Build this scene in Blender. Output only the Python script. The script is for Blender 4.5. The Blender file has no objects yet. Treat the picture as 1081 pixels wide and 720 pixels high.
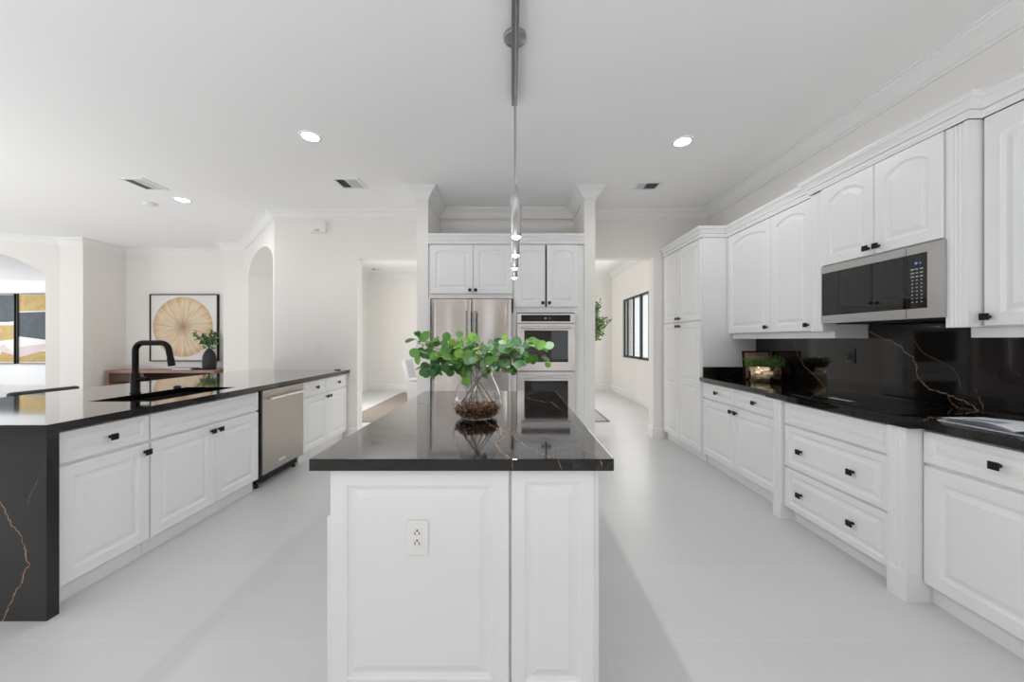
import bpy, bmesh, math, random
from mathutils import Vector, Matrix

random.seed(7)
S = bpy.context.scene
COL = S.collection
PI = math.pi

# ------------------------------------------------------------------ camera
F, CX, CY, EYE = 378.0, 540.0, 359.0, 1.31
cam = bpy.data.cameras.new('camera')
camo = bpy.data.objects.new('camera', cam)
COL.objects.link(camo)
camo.location = (0, 0, EYE)
camo.rotation_euler = (PI / 2, 0, 0)
cam.sensor_width = 36
cam.lens = 36 * F / 1081
cam.shift_x = (540.5 - CX) / 1081
cam.shift_y = -(360 - CY) / 1081
cam.clip_start = 0.02
S.camera = camo

# ------------------------------------------------------------------ view
S.view_settings.view_transform = 'Standard'
S.view_settings.look = 'None'
S.view_settings.exposure = 0.0
S.view_settings.gamma = 1
S.view_settings.use_curve_mapping = False
S.cycles.max_bounces = 10
S.cycles.diffuse_bounces = 6
S.cycles.glossy_bounces = 5
S.cycles.transparent_max_bounces = 12
S.cycles.caustics_reflective = False
S.cycles.caustics_refractive = False
S.cycles.sample_clamp_indirect = 6

# ------------------------------------------------------------------ daylight and added fill
W = bpy.data.worlds.new('world')
S.world = W
W.use_nodes = True
bg = W.node_tree.nodes['Background']
bg.inputs[0].default_value = (0.93, 0.96, 1.0, 1)
bg.inputs[1].default_value = 1.3


def area(name, loc, rot, sx, sy, power, col=(1, 1, 1)):
    d = bpy.data.lights.new(name, 'AREA')
    d.shape = 'RECTANGLE'
    d.size, d.size_y, d.energy, d.color = sx, sy, power, col
    o = bpy.data.objects.new(name, d)
    COL.objects.link(o)
    o.location, o.rotation_euler = loc, rot
    return o


P_REAR, P_UP, P_LEFT, P_NOOK, P_DINE, P_DINE2, P_DEN, P_PEND, P_CAN = 39, 76, 50, 13, 36, 58, 108, 6.5, 19
TILT2 = math.radians(45)      # tips the left lamp upward to brighten the ceiling
# added lamp low over the unseen left floor, facing up to fill the ceiling
area('ceiling_fill', (-6.2, 1.5, 0.06), (PI, 0, 0), 2.6, 2.6, P_UP, (1, 0.995, 0.98))
# added lamps on the unseen floor behind the camera, aimed up as ceiling fill
for _x, _w in ((-3.0, 3.0), (0.2, 2.2)):
    area('ceiling_fill', (_x, -2.3, 0.06), (PI + math.radians(8), 0, 0), _w, 1.3, P_REAR * _w, (0.98, 0.99, 1))
# daylight from the family-room windows on the left, facing +X
area('left_daylight', (-10.5, 1.4, 1.4), (PI / 2 + TILT2, 0, -PI / 2 + 0.2), 5.0, 2.4, P_LEFT, (1, 0.985, 0.97))
# unseen lamp added at the far left to brighten the art wall
area('nook_fill', (-9.4, 3.6, 1.5), (PI / 2 + 0.4, 0, -0.7), 2.2, 1.8, P_NOOK, (1, 0.99, 0.98))
# daylight from the dining room window
area('dining_daylight', (2.5, 7.3, 1.6), (PI / 2, 0, PI / 2), 2.4, 1.3, P_DINE, (1, 0.98, 0.95))
area('dining_left_fill', (-3.5, 6.6, 1.6), (PI / 2, 0, -PI / 2), 1.2, 2.2, P_DINE2, (1, 0.99, 0.97))  # added fill lamp on the unseen left side of the dining room
area('den_fill', (-16.5, 8.2, 1.7), (PI / 2 + .3, 0, -PI / 2 - 0.2), 2.5, 2.4, P_DEN)  # unseen lamp added to brighten the den

# ================================================================== helpers


def tag(o, label=None, cat=None, group=None, kind=None):
    if label: o['label'] = label
    if cat: o['category'] = cat
    if group: o['group'] = group
    if kind: o['kind'] = kind
    return o


def thing(name, label, cat, loc=(0, 0, 0), rot=0, group=None):
    o = bpy.data.objects.new(name, None)
    o.empty_display_size = 0.1
    COL.objects.link(o)
    o.location = loc
    o.rotation_euler = (0, 0, rot)
    return tag(o, label, cat, group)


class MB:
    """collects shapes into one mesh"""

    def __init__(s):
        s.v, s.f, s.m, s.sm, s.col = [], [], [], [], []
        s.mi = 0

    def add(s, vs, fs, smooth=False, col=None):
        b = len(s.v)
        s.v += [tuple(p) for p in vs]
        for f in fs:
            s.f.append([b + i for i in f])
            s.m.append(s.mi)
            s.sm.append(smooth)
            s.col.append(col)
        return s

    def box(s, x0, x1, y0, y1, z0, z1):
        v = [(x, y, z) for z in (z0, z1) for y in (y0, y1) for x in (x0, x1)]
        return s.add(v, [(0, 2, 3, 1), (4, 5, 7, 6), (0, 1, 5, 4), (2, 6, 7, 3), (0, 4, 6, 2), (1, 3, 7, 5)])

    def bbox(s, x0, x1, y0, y1, z0, z1, b=0.004):
        """box with chamfered edges"""
        xs, ys, zs = (x0, x1), (y0, y1), (z0, z1)
        bm = bmesh.new()
        bmesh.ops.create_cube(bm, size=1, matrix=Matrix.Translation(((x0 + x1) / 2, (y0 + y1) / 2, (z0 + z1) / 2)) @ Matrix.Diagonal((x1 - x0, y1 - y0, z1 - z0, 1)))
        bmesh.ops.bevel(bm, geom=bm.edges[:], offset=b, segments=2, profile=0.6, affect='EDGES')
        bm.verts.index_update()
        s.add([v.co[:] for v in bm.verts], [[v.index for v in f.verts] for f in bm.faces])
        bm.free()
        return s

    def prism(s, poly, z0, z1):
        n = len(poly)
        v = [(x, y, z0) for x, y in poly] + [(x, y, z1) for x, y in poly]
        fs = [list(range(n))[::-1], [n + i for i in range(n)]]
        fs += [(i, (i + 1) % n, n + (i + 1) % n, n + i) for i in range(n)]
        return s.add(v, fs)

    def lathe(s, prof, n=24, c=(0, 0, 0), axis='z', smooth=True):
        v, fs = [], []
        for (r, z) in prof:
            for k in range(n):
                a = 2 * PI * k / n
                p = (r * math.cos(a), r * math.sin(a), z)
                if axis == 'x': p = (p[2], p[0], p[1])
                if axis == 'y': p = (p[0], p[2], p[1])
                v.append((p[0] + c[0], p[1] + c[1], p[2] + c[2]))
        for i in range(len(prof) - 1):
            for k in range(n):
                k2 = (k + 1) % n
                fs.append((i * n + k, i * n + k2, (i + 1) * n + k2, (i + 1) * n + k))
        s.add(v, fs, smooth)
        return s

    def tube(s, pts, r, n=10, caps=True, smooth=True):
        pts = [Vector(p) for p in pts]
        rs = r if isinstance(r, (list, tuple)) else [r] * len(pts)
        v, fs = [], []
        d0 = (pts[1] - pts[0]).normalized()
        ref = Vector((0, 0, 1)) if abs(d0.z) < .9 else Vector((1, 0, 0))
        a = d0.cross(ref).normalized()
        for i, p in enumerate(pts):
            d = (pts[min(i + 1, len(pts) - 1)] - pts[max(i - 1, 0)]).normalized()
            a = (a - d * a.dot(d)).normalized()
            b = d.cross(a)
            for k in range(n):
                t = 2 * PI * k / n
                v.append(p + (a * math.cos(t) + b * math.sin(t)) * rs[i])
        for i in range(len(pts) - 1):
            for k in range(n):
                k2 = (k + 1) % n
                fs.append((i * n + k, i * n + k2, (i + 1) * n + k2, (i + 1) * n + k))
        s.add(v, fs, smooth)
        if caps:
            m = len(pts)
            s.add(v[:n], [list(range(n))[::-1]])
            s.add(v[(m - 1) * n:], [list(range(n))])
        return s

    def slab(s, xs, ys, z0, z1, skip):
        """grid slab: cells where skip(i,j) is False are solid"""
        nx, ny = len(xs) - 1, len(ys) - 1
        ok = lambda i, j: 0 <= i < nx and 0 <= j < ny and not skip(i, j)
        for i in range(nx):
            for j in range(ny):
                if not ok(i, j): continue
                x0, x1, y0, y1 = xs[i], xs[i + 1], ys[j], ys[j + 1]
                s.add([(x0, y0, z1), (x1, y0, z1), (x1, y1, z1), (x0, y1, z1)], [(0, 1, 2, 3)])
                s.add([(x0, y0, z0), (x1, y0, z0), (x1, y1, z0), (x0, y1, z0)], [(3, 2, 1, 0)])
                if not ok(i - 1, j): s.add([(x0, y0, z0), (x0, y0, z1), (x0, y1, z1), (x0, y1, z0)], [(0, 1, 2, 3)])
                if not ok(i + 1, j): s.add([(x1, y0, z0), (x1, y1, z0), (x1, y1, z1), (x1, y0, z1)], [(0, 1, 2, 3)])
                if not ok(i, j - 1): s.add([(x0, y0, z0), (x1, y0, z0), (x1, y0, z1), (x0, y0, z1)], [(0, 1, 2, 3)])
                if not ok(i, j + 1): s.add([(x0, y1, z0), (x0, y1, z1), (x1, y1, z1), (x1, y1, z0)], [(0, 1, 2, 3)])
        return s

    def xf(s, M, start=0):
        s.v = s.v[:start] + [tuple(M @ Vector(p)) for p in s.v[start:]]
        return s

    def build(s, name, mats, parent=None, kind=None, weld=False, loc=None):
        if not isinstance(mats, (list, tuple)): mats = [mats]
        me = bpy.data.meshes.new(name)
        me.from_pydata(s.v, [], s.f)
        for m in mats: me.materials.append(m)
        me.polygons.foreach_set('material_index', s.m)
        me.polygons.foreach_set('use_smooth', s.sm)
        if any(c is not None for c in s.col):
            ca = me.color_attributes.new('tint', 'FLOAT_COLOR', 'CORNER')
            for p in me.polygons:
                c = s.col[p.index] or (1, 1, 1, 1)
                for li in p.loop_indices: ca.data[li].color = c
        me.update()
        if weld:
            bm = bmesh.new(); bm.from_mesh(me)
            bmesh.ops.remove_doubles(bm, verts=bm.verts, dist=1e-5)
            bm.to_mesh(me); bm.free()
        o = bpy.data.objects.new(name, me)
        COL.objects.link(o)
        if parent: o.parent = parent
        if loc: o.location = loc
        if kind: o['kind'] = kind
        return o


def copy_tree(o, parent=None):
    c = o.copy()
    COL.objects.link(c)
    if parent: c.parent = parent
    for ch in list(o.children): copy_tree(ch, c)
    return c


def lerp(a, b, t): return a + (b - a) * t


def arc(cx, cy, r, a0, a1, n):
    return [(cx + r * math.cos(lerp(a0, a1, i / n)), cy + r * math.sin(lerp(a0, a1, i / n))) for i in range(n + 1)]


def sweep(mb, path, prof, side=1, cap=True):
    """profile (out, z) along an xy path with mitred corners; out grows to the left (side=1) of travel"""
    P = [Vector(p) for p in path]
    n = len(P)
    rows = []
    for i in range(n):
        ds = []
        if i > 0: ds.append((P[i] - P[i - 1]).normalized())
        if i < n - 1: ds.append((P[i + 1] - P[i]).normalized())
        ns = [Vector((-d.y, d.x)) * side for d in ds]
        if len(ns) == 2:
            m = (ns[0] + ns[1]).normalized()
            m = m / max(.25, m.dot(ns[0]))
        else:
            m = ns[0]
        rows.append([(P[i].x + m.x * o, P[i].y + m.y * o, z) for o, z in prof])
    k = len(prof)
    v = [p for r in rows for p in r]
    fs = []
    for i in range(n - 1):
        for j in range(k - 1):
            fs.append((i * k + j, (i + 1) * k + j, (i + 1) * k + j + 1, i * k + j + 1))
    mb.add(v, fs)
    if cap:
        mb.add(rows[0], [list(range(k))])
        mb.add(rows[-1], [list(range(k))[::-1]])
    return mb


# ================================================================== materials


def mat(name, col, rough=0.5, metal=0.0, noise=0.0, nscale=8.0, bump=0.0, bscale=60.0, spec=0.5, stretch=None, emit=None, coat=0.0):
    m = bpy.data.materials.new(name)
    m.use_nodes = True
    nt = m.node_tree
    b = nt.nodes['Principled BSDF']
    b.inputs['Base Color'].default_value = (*col, 1)
    b.inputs['Roughness'].default_value = rough
    b.inputs['Metallic'].default_value = metal
    b.inputs['Specular IOR Level'].default_value = spec
    if coat:
        b.inputs['Coat Weight'].default_value = coat
        b.inputs['Coat Roughness'].default_value = 0.05
    tc = nt.nodes.new('ShaderNodeTexCoord')
    vec = tc.outputs['Object']
    if stretch:
        mp = nt.nodes.new('ShaderNodeMapping')
        mp.inputs['Scale'].default_value = stretch
        nt.links.new(vec, mp.inputs['Vector'])
        vec = mp.outputs[0]
    if noise:
        n = nt.nodes.new('ShaderNodeTexNoise')
        n.inputs['Scale'].default_value = nscale
        n.inputs['Detail'].default_value = 6
        nt.links.new(vec, n.inputs['Vector'])
        mx = nt.nodes.new('ShaderNodeMix'); mx.data_type = 'RGBA'
        mx.inputs['A'].default_value = (*[max(0, c * (1 - noise)) for c in col], 1)
        mx.inputs['B'].default_value = (*[min(1, c * (1 + noise)) for c in col], 1)
        nt.links.new(n.outputs['Fac'], mx.inputs['Factor'])
        nt.links.new(mx.outputs['Result'], b.inputs['Base Color'])
    if bump:
        n2 = nt.nodes.new('ShaderNodeTexNoise')
        n2.inputs['Scale'].default_value = bscale
        n2.inputs['Detail'].default_value = 3
        nt.links.new(vec, n2.inputs['Vector'])
        bp = nt.nodes.new('ShaderNodeBump')
        bp.inputs['Strength'].default_value = bump
        bp.inputs['Distance'].default_value = 0.01
        nt.links.new(n2.outputs['Fac'], bp.inputs['Height'])
        nt.links.new(bp.outputs[0], b.inputs['Normal'])
    if emit:
        b.inputs['Emission Color'].default_value = (*emit[0], 1)
        b.inputs['Emission Strength'].default_value = emit[1]
    return m


M_CAB = mat('cabinet_white_paint', (0.85, 0.855, 0.862), 0.38, noise=0.015, nscale=3)
M_WALL = mat('wall_warm_grey_paint', (0.875, 0.855, 0.825), 0.85, bump=0.03, bscale=180)
M_WHITE = mat('white_trim_paint', (0.87, 0.87, 0.868), 0.5)
M_CEIL = mat('ceiling_paint', (0.92, 0.92, 0.92), 0.9, bump=0.05, bscale=120)
M_BLACK = mat('matte_black_metal', (0.006, 0.006, 0.0065), 0.42, spec=.3)
M_FAUCET = mat('faucet_black', (0.004, 0.004, 0.0045), 0.42, spec=.2)
M_SINK = mat('black_composite', (0.012, 0.012, 0.012), 0.45, bump=0.03, bscale=300)
M_STEEL = mat('brushed_stainless', (0.60, 0.565, 0.54), 0.17, metal=1.0, noise=0.04, nscale=3, stretch=(0.6, 0.6, 60))
def brush(m, axis):
    nt = m.node_tree
    b = nt.nodes['Principled BSDF']
    b.inputs['Anisotropic'].default_value = 0.85
    c = nt.nodes.new('ShaderNodeCombineXYZ')
    for i in range(3): c.inputs[i].default_value = axis[i]
    nt.links.new(c.outputs[0], b.inputs['Tangent'])


brush(M_STEEL, (0, 0, 1))
M_STEELH = mat('brushed_stainless_flat', (0.58, 0.565, 0.55), 0.3, metal=1.0, noise=0.05, nscale=4, stretch=(1, 1, 60))
M_CHROME = mat('chrome', (0.75, 0.75, 0.76), 0.08, metal=1.0)
M_NICKEL = mat('satin_nickel', (0.36, 0.36, 0.355), 0.35, metal=1.0)
M_PEND = mat('pendant_nickel', (0.46, 0.46, 0.46), 0.25, metal=1.0)
M_DW = mat('warm_stainless', (0.43, 0.395, 0.365), 0.3, metal=1.0, noise=0.06, nscale=4, stretch=(1, 1, 60))
M_OVEN = mat('bright_stainless', (0.74, 0.72, 0.70), 0.28, metal=1.0, noise=0.05, nscale=4, stretch=(1, 1, 60))
M_GLASSBLK = mat('black_glass', (0.006, 0.006, 0.007), 0.03, spec=0.7)
M_DARK = mat('dark_cavity', (0.01, 0.01, 0.01), 0.7)
M_PLATE = mat('white_plastic', (0.85, 0.845, 0.83), 0.4)
M_SLOT = mat('outlet_slot_grey', (0.12, 0.12, 0.13), 0.5)
M_WOOD = mat('walnut_veneer', (0.30, 0.165, 0.115), 0.4, noise=0.35, nscale=4, stretch=(1.2, 14, 14))
M_FABRIC = mat('light_grey_fabric', (0.62, 0.62, 0.64), 0.95, bump=0.2, bscale=260)
M_STOOL = mat('charcoal_fabric', (0.07, 0.068, 0.062), 0.9, bump=0.15, bscale=240)
M_VASEBLK = mat('matte_black_ceramic', (0.022, 0.022, 0.024), 0.6, bump=0.1, bscale=40)
M_STEM = mat('brown_stem', (0.13, 0.075, 0.04), 0.7, noise=0.3, nscale=40)
M_SOIL = mat('bark_chip_brown', (0.16, 0.07, 0.03), 0.8, noise=0.5, nscale=60)
M_BRASS = mat('polished_brass', (0.60, 0.47, 0.31), 0.13, metal=1.0)
M_PAPER = mat('page_white', (0.82, 0.84, 0.88), 0.5)
M_PRINT = mat('page_blue_print', (0.34, 0.42, 0.58), 0.4, noise=0.6, nscale=18)
M_BLUE = mat('blue_book_cloth', (0.16, 0.30, 0.52), 0.6)
M_CREAM = mat('cream_cover', (0.62, 0.50, 0.30), 0.6)
M_CANVAS = mat('canvas_white', (0.80, 0.79, 0.77), 0.8, bump=0.1, bscale=300)
M_SLATE = mat('paint_slate', (0.085, 0.10, 0.115), 0.8, noise=0.3, nscale=6)
M_OCHRE = mat('paint_ochre_gold', (0.46, 0.32, 0.10), 0.6, noise=0.35, nscale=9)
M_LILAC = mat('paint_pale_pink', (0.66, 0.56, 0.57), 0.8, noise=0.1, nscale=8)
M_PINK = mat('print_dusty_pink', (0.42, 0.20, 0.16), 0.5, noise=0.3, nscale=20)
M_VEIN = mat('gold_vein', (0.33, 0.195, 0.105), 0.25, noise=0.8, nscale=50)
M_VEIN2 = mat('faint_vein', (0.13, 0.085, 0.05), 0.2, noise=0.5, nscale=50)
M_LED = mat('lamp_lens', (1, 1, 1), 0.5, emit=((1, 0.98, 0.95), 14))
M_BULB = mat('pendant_bulb', (1, 1, 1), 0.5, emit=((1, 0.97, 0.93), 12))
M_DISP = mat('blue_display', (0.02, 0.02, 0.04), 0.3, emit=((0.25, 0.35, 1.0), 0.7))
M_KEYS = mat('key_print', (0.45, 0.47, 0.5), 0.5)
M_POT = mat('grey_planter', (0.25, 0.24, 0.22), 0.8, noise=0.2, nscale=10)
M_RUGB = mat('taupe_rug', (0.27, 0.225, 0.195), 0.95, noise=0.35, nscale=3, stretch=(1, 9, 1), bump=0.2, bscale=200)
M_RUGG = mat('pale_grey_rug', (0.42, 0.41, 0.40), 0.95, noise=0.25, nscale=12, bump=0.2, bscale=200)
M_RUGE = mat('rug_dark_binding', (0.16, 0.15, 0.14), 0.95)
M_WINF = mat('black_window_frame', (0.02, 0.02, 0.022), 0.4)
M_HEDGE = mat('garden_green', (0.10, 0.19, 0.06), 0.9, noise=0.6, nscale=5)
M_STUCCO = mat('outdoor_stucco', (0.72, 0.71, 0.70), 0.9, noise=0.05, nscale=3)
M_ROOF = mat('outdoor_roof_grey', (0.16, 0.17, 0.19), 0.8, noise=0.2, nscale=6)


def floor_mat():
    m = bpy.data.materials.new('large_pale_floor_tile')
    m.use_nodes = True
    nt = m.node_tree; L = nt.links
    b = nt.nodes['Principled BSDF']
    tc = nt.nodes.new('ShaderNodeTexCoord')
    mp = nt.nodes.new('ShaderNodeMapping')
    mp.inputs['Location'].default_value = (-0.4, -0.56, 0)
    br = nt.nodes.new('ShaderNodeTexBrick')
    br.offset = 0.0; br.squash = 1.0
    br.inputs['Color1'].default_value = (0.66, 0.665, 0.675, 1)
    br.inputs['Color2'].default_value = (0.68, 0.685, 0.695, 1)
    br.inputs['Mortar'].default_value = (0.735, 0.735, 0.745, 1)
    br.inputs['Scale'].default_value = 1
    br.inputs['Mortar Size'].default_value = 0.0022
    br.inputs['Mortar Smooth'].default_value = 0.3
    br.inputs['Brick Width'].default_value = 0.6
    br.inputs['Row Height'].default_value = 0.5
    L.new(tc.outputs['Object'], mp.inputs[0]); L.new(mp.outputs[0], br.inputs['Vector'])
    n = nt.nodes.new('ShaderNodeTexNoise'); n.inputs['Scale'].default_value = 1.6; n.inputs['Detail'].default_value = 8
    L.new(tc.outputs['Object'], n.inputs['Vector'])
    mx = nt.nodes.new('ShaderNodeMix'); mx.data_type = 'RGBA'; mx.blend_type = 'MULTIPLY'
    mx.inputs['Factor'].default_value = 1
    rp = nt.nodes.new('ShaderNodeValToRGB')
    rp.color_ramp.elements[0].position = .3; rp.color_ramp.elements[0].color = (.95, .95, .95, 1)
    rp.color_ramp.elements[1].position = .7; rp.color_ramp.elements[1].color = (1, 1, 1, 1)
    L.new(n.outputs['Fac'], rp.inputs[0])
    L.new(br.outputs['Color'], mx.inputs['A']); L.new(rp.outputs[0], mx.inputs['B'])
    L.new(mx.outputs['Result'], b.inputs['Base Color'])
    b.inputs['Roughness'].default_value = 0.33
    return m


def marble_mat():
    m = bpy.data.materials.new('black_marble_quartz')
    m.use_nodes = True
    nt = m.node_tree; L = nt.links
    b = nt.nodes['Principled BSDF']
    tc = nt.nodes.new('ShaderNodeTexCoord')
    n = nt.nodes.new('ShaderNodeTexNoise'); n.inputs['Scale'].default_value = 2.2; n.inputs['Detail'].default_value = 9
    n.inputs['Distortion'].default_value = 0.8
    L.new(tc.outputs['Object'], n.inputs['Vector'])
    rp = nt.nodes.new('ShaderNodeValToRGB')
    rp.color_ramp.elements[0].position = .35; rp.color_ramp.elements[0].color = (0.004, 0.0035, 0.0035, 1)
    rp.color_ramp.elements[1].position = .75; rp.color_ramp.elements[1].color = (0.014, 0.012, 0.0115, 1)
    L.new(n.outputs['Fac'], rp.inputs[0])
    # hair-fine veining
    n3 = nt.nodes.new('ShaderNodeTexNoise'); n3.inputs['Scale'].default_value = 3.5; n3.inputs['Detail'].default_value = 5
    L.new(tc.outputs['Object'], n3.inputs['Vector'])
    va = nt.nodes.new('ShaderNodeVectorMath'); va.operation = 'MULTIPLY_ADD'
    va.inputs[1].default_value = (0.5, 0.5, 0.5)
    L.new(n3.outputs['Color'], va.inputs[0]); L.new(tc.outputs['Object'], va.inputs[2])
    vo = nt.nodes.new('ShaderNodeTexVoronoi'); vo.feature = 'DISTANCE_TO_EDGE'; vo.inputs['Scale'].default_value = 1.7
    L.new(va.outputs[0], vo.inputs['Vector'])
    r2 = nt.nodes.new('ShaderNodeValToRGB')
    r2.color_ramp.elements[0].position = 0.0; r2.color_ramp.elements[0].color = (.35, .35, .35, 1)
    r2.color_ramp.elements[1].position = 0.012; r2.color_ramp.elements[1].color = (0, 0, 0, 1)
    L.new(vo.outputs['Distance'], r2.inputs[0])
    mx = nt.nodes.new('ShaderNodeMix'); mx.data_type = 'RGBA'
    L.new(r2.outputs[0], mx.inputs['Factor']); L.new(rp.outputs[0], mx.inputs['A'])
    mx.inputs['B'].default_value = (0.045, 0.036, 0.03, 1)
    L.new(mx.outputs['Result'], b.inputs['Base Color'])
    b.inputs['Roughness'].default_value = 0.07
    b.inputs['IOR'].default_value = 1.33
    b.inputs['Coat Weight'].default_value = 1.0
    b.inputs['Coat IOR'].default_value = 1.36
    b.inputs['Coat Roughness'].default_value = 0.05
    return m


def glass_mat(name='clear_glass', ior=1.45, tint=(1, 1, 1), rough=0.0):
    m = bpy.data.materials.new(name)
    m.use_nodes = True
    nt = m.node_tree; L = nt.links
    nt.nodes.remove(nt.nodes['Principled BSDF'])
    out = nt.nodes['Material Output']
    t = nt.nodes.new('ShaderNodeBsdfTransparent'); t.inputs[0].default_value = (*tint, 1)
    g = nt.nodes.new('ShaderNodeBsdfGlossy'); g.inputs['Roughness'].default_value = rough
    lw = nt.nodes.new('ShaderNodeLayerWeight'); lw.inputs['Blend'].default_value = 0.5
    pw = nt.nodes.new('ShaderNodeMath'); pw.operation = 'POWER'; pw.inputs[1].default_value = 4.0
    L.new(lw.outputs['Facing'], pw.inputs[0])
    f0 = ((ior - 1) / (ior + 1)) ** 2
    fr = nt.nodes.new('ShaderNodeMath'); fr.operation = 'MULTIPLY_ADD'
    fr.inputs[1].default_value = 1 - f0; fr.inputs[2].default_value = f0
    L.new(pw.outputs[0], fr.inputs[0])
    mx = nt.nodes.new('ShaderNodeMixShader')
    L.new(fr.outputs[0], mx.inputs[0]); L.new(t.outputs[0], mx.inputs[1]); L.new(g.outputs[0], mx.inputs[2])
    L.new(mx.outputs[0], out.inputs[0])
    return m


def leaf_mat(name, rough=0.45):
    m = bpy.data.materials.new(name)
    m.use_nodes = True
    nt = m.node_tree; L = nt.links
    b = nt.nodes['Principled BSDF']
    at = nt.nodes.new('ShaderNodeVertexColor'); at.layer_name = 'tint'
    L.new(at.outputs['Color'], b.inputs['Base Color'])
    b.inputs['Roughness'].default_value = rough
    tr = nt.nodes.new('ShaderNodeBsdfTranslucent')
    L.new(at.outputs['Color'], tr.inputs[0])
    mx = nt.nodes.new('ShaderNodeMixShader'); mx.inputs[0].default_value = 0.25
    L.new(b.outputs[0], mx.inputs[1]); L.new(tr.outputs[0], mx.inputs[2])
    L.new(mx.outputs[0], nt.nodes['Material Output'].inputs[0])
    return m


def disc_mat():
    """tan disc with radial streaks darkening towards its centre"""
    m = bpy.data.materials.new('radial_gold_print')
    m.use_nodes = True
    nt = m.node_tree; L = nt.links
    b = nt.nodes['Principled BSDF']
    tc = nt.nodes.new('ShaderNodeTexCoord')
    sp = nt.nodes.new('ShaderNodeSeparateXYZ'); L.new(tc.outputs['Object'], sp.inputs[0])
    an = nt.nodes.new('ShaderNodeMath'); an.operation = 'ARCTAN2'
    L.new(sp.outputs['Z'], an.inputs[0]); L.new(sp.outputs['X'], an.inputs[1])
    ln = nt.nodes.new('ShaderNodeVectorMath'); ln.operation = 'LENGTH'; L.new(tc.outputs['Object'], ln.inputs[0])
    sc = nt.nodes.new('ShaderNodeMath'); sc.operation = 'MULTIPLY'; sc.inputs[1].default_value = 5.0
    L.new(an.outputs[0], sc.inputs[0])
    rs = nt.nodes.new('ShaderNodeMath'); rs.operation = 'MULTIPLY'; rs.inputs[1].default_value = 1.5
    L.new(ln.outputs['Value'], rs.inputs[0])
    cb = nt.nodes.new('ShaderNodeCombineXYZ'); L.new(sc.outputs[0], cb.inputs[0]); L.new(rs.outputs[0], cb.inputs[1])
    n = nt.nodes.new('ShaderNodeTexNoise'); n.inputs['Scale'].default_value = 1.8; n.inputs['Detail'].default_value = 5
    L.new(cb.outputs[0], n.inputs['Vector'])
    # streak mix
    r1 = nt.nodes.new('ShaderNodeValToRGB')
    r1.color_ramp.elements[0].position = .35; r1.color_ramp.elements[0].color = (0.66, 0.50, 0.33, 1)
    r1.color_ramp.elements[1].position = .6; r1.color_ramp.elements[1].color = (0.80, 0.69, 0.54, 1)
    L.new(n.outputs['Fac'], r1.inputs[0])
    # rim and centre tone
    r2 = nt.nodes.new('ShaderNodeValToRGB')
    e = r2.color_ramp.elements
    e[0].position = 0.0; e[0].color = (0.52, 0.38, 0.31, 1)
    e[1].position = 0.58; e[1].color = (0.86, 0.70, 0.48, 1)
    x = e.new(0.20); x.color = (0.95, 0.92, 0.88, 1)
    x = e.new(0.45); x.color = (1, 0.97, 0.92, 1)
    L.new(ln.outputs['Value'], r2.inputs[0])
    mx = nt.nodes.new('ShaderNodeMix'); mx.data_type = 'RGBA'; mx.blend_type = 'MULTIPLY'; mx.inputs['Factor'].default_value = 1
    L.new(r1.outputs[0], mx.inputs['A']); L.new(r2.outputs[0], mx.inputs['B'])
    L.new(mx.outputs['Result'], b.inputs['Base Color'])
    b.inputs['Roughness'].default_value = 0.7
    return m


M_FLOOR = floor_mat()
M_MARBLE = marble_mat()
M_GLASS = glass_mat('clear_glass', 1.5)
M_PANE = glass_mat('window_glass', 1.35, (0.96, 0.98, 0.98))
M_LEAF = leaf_mat('green_leaf')
M_DISC = disc_mat()

# ================================================================== room shell
H = 3.05
YB = 4.80          # kitchen's far wall
XR = 2.64          # right wall
YF = 9.45          # dining room's far wall


def struct(name, mb, m, weld=False):
    return mb.build(name, m, kind='structure', weld=weld)


struct('floor', MB().box(-18, 4.0, -3.2, 11.2, -0.12, 0), M_FLOOR)
struct('ceiling', MB().box(-18, 2.9, -3.2, 11.2, H, H + 0.15), M_CEIL)


def wall_xf(p0, p1):
    """local x along p0->p1, local y to the left of travel, z up"""
    d = Vector((p1[0] - p0[0], p1[1] - p0[1])).normalized()
    return Matrix(((d.x, -d.y, 0, p0[0]), (d.y, d.x, 0, p0[1]), (0, 0, 1, 0), (0, 0, 0, 1)))


def wall(name, p0, p1, thick, holes=(), m=None, z0=0.0, z1=H):
    """wall face on p0->p1, its thickness to the left of travel; holes (s0,s1,z0,z1)"""
    Lw = math.dist(p0, p1)
    xs = sorted({0, Lw, *[h[0] for h in holes], *[h[1] for h in holes]})
    zs = sorted({z0, z1, *[h[2] for h in holes], *[h[3] for h in holes]})
    xs = [x for x in xs if 0 <= x <= Lw]
    mb = MB()

    def skip(i, j):
        a, c = (xs[i] + xs[i + 1]) / 2, (zs[j] + zs[j + 1]) / 2
        return any(h[0] < a < h[1] and h[2] < c < h[3] for h in holes)
    mb.slab(xs, zs, 0, thick, skip)
    mb.v = [(x, z, y) for x, y, z in mb.v]      # slab's (x,y,z) -> (s, thickness, height)
    mb.f = [f[::-1] for f in mb.f]
    mb.xf(wall_xf(p0, p1))
    return struct(name, mb, m or M_WALL, weld=True)


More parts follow.
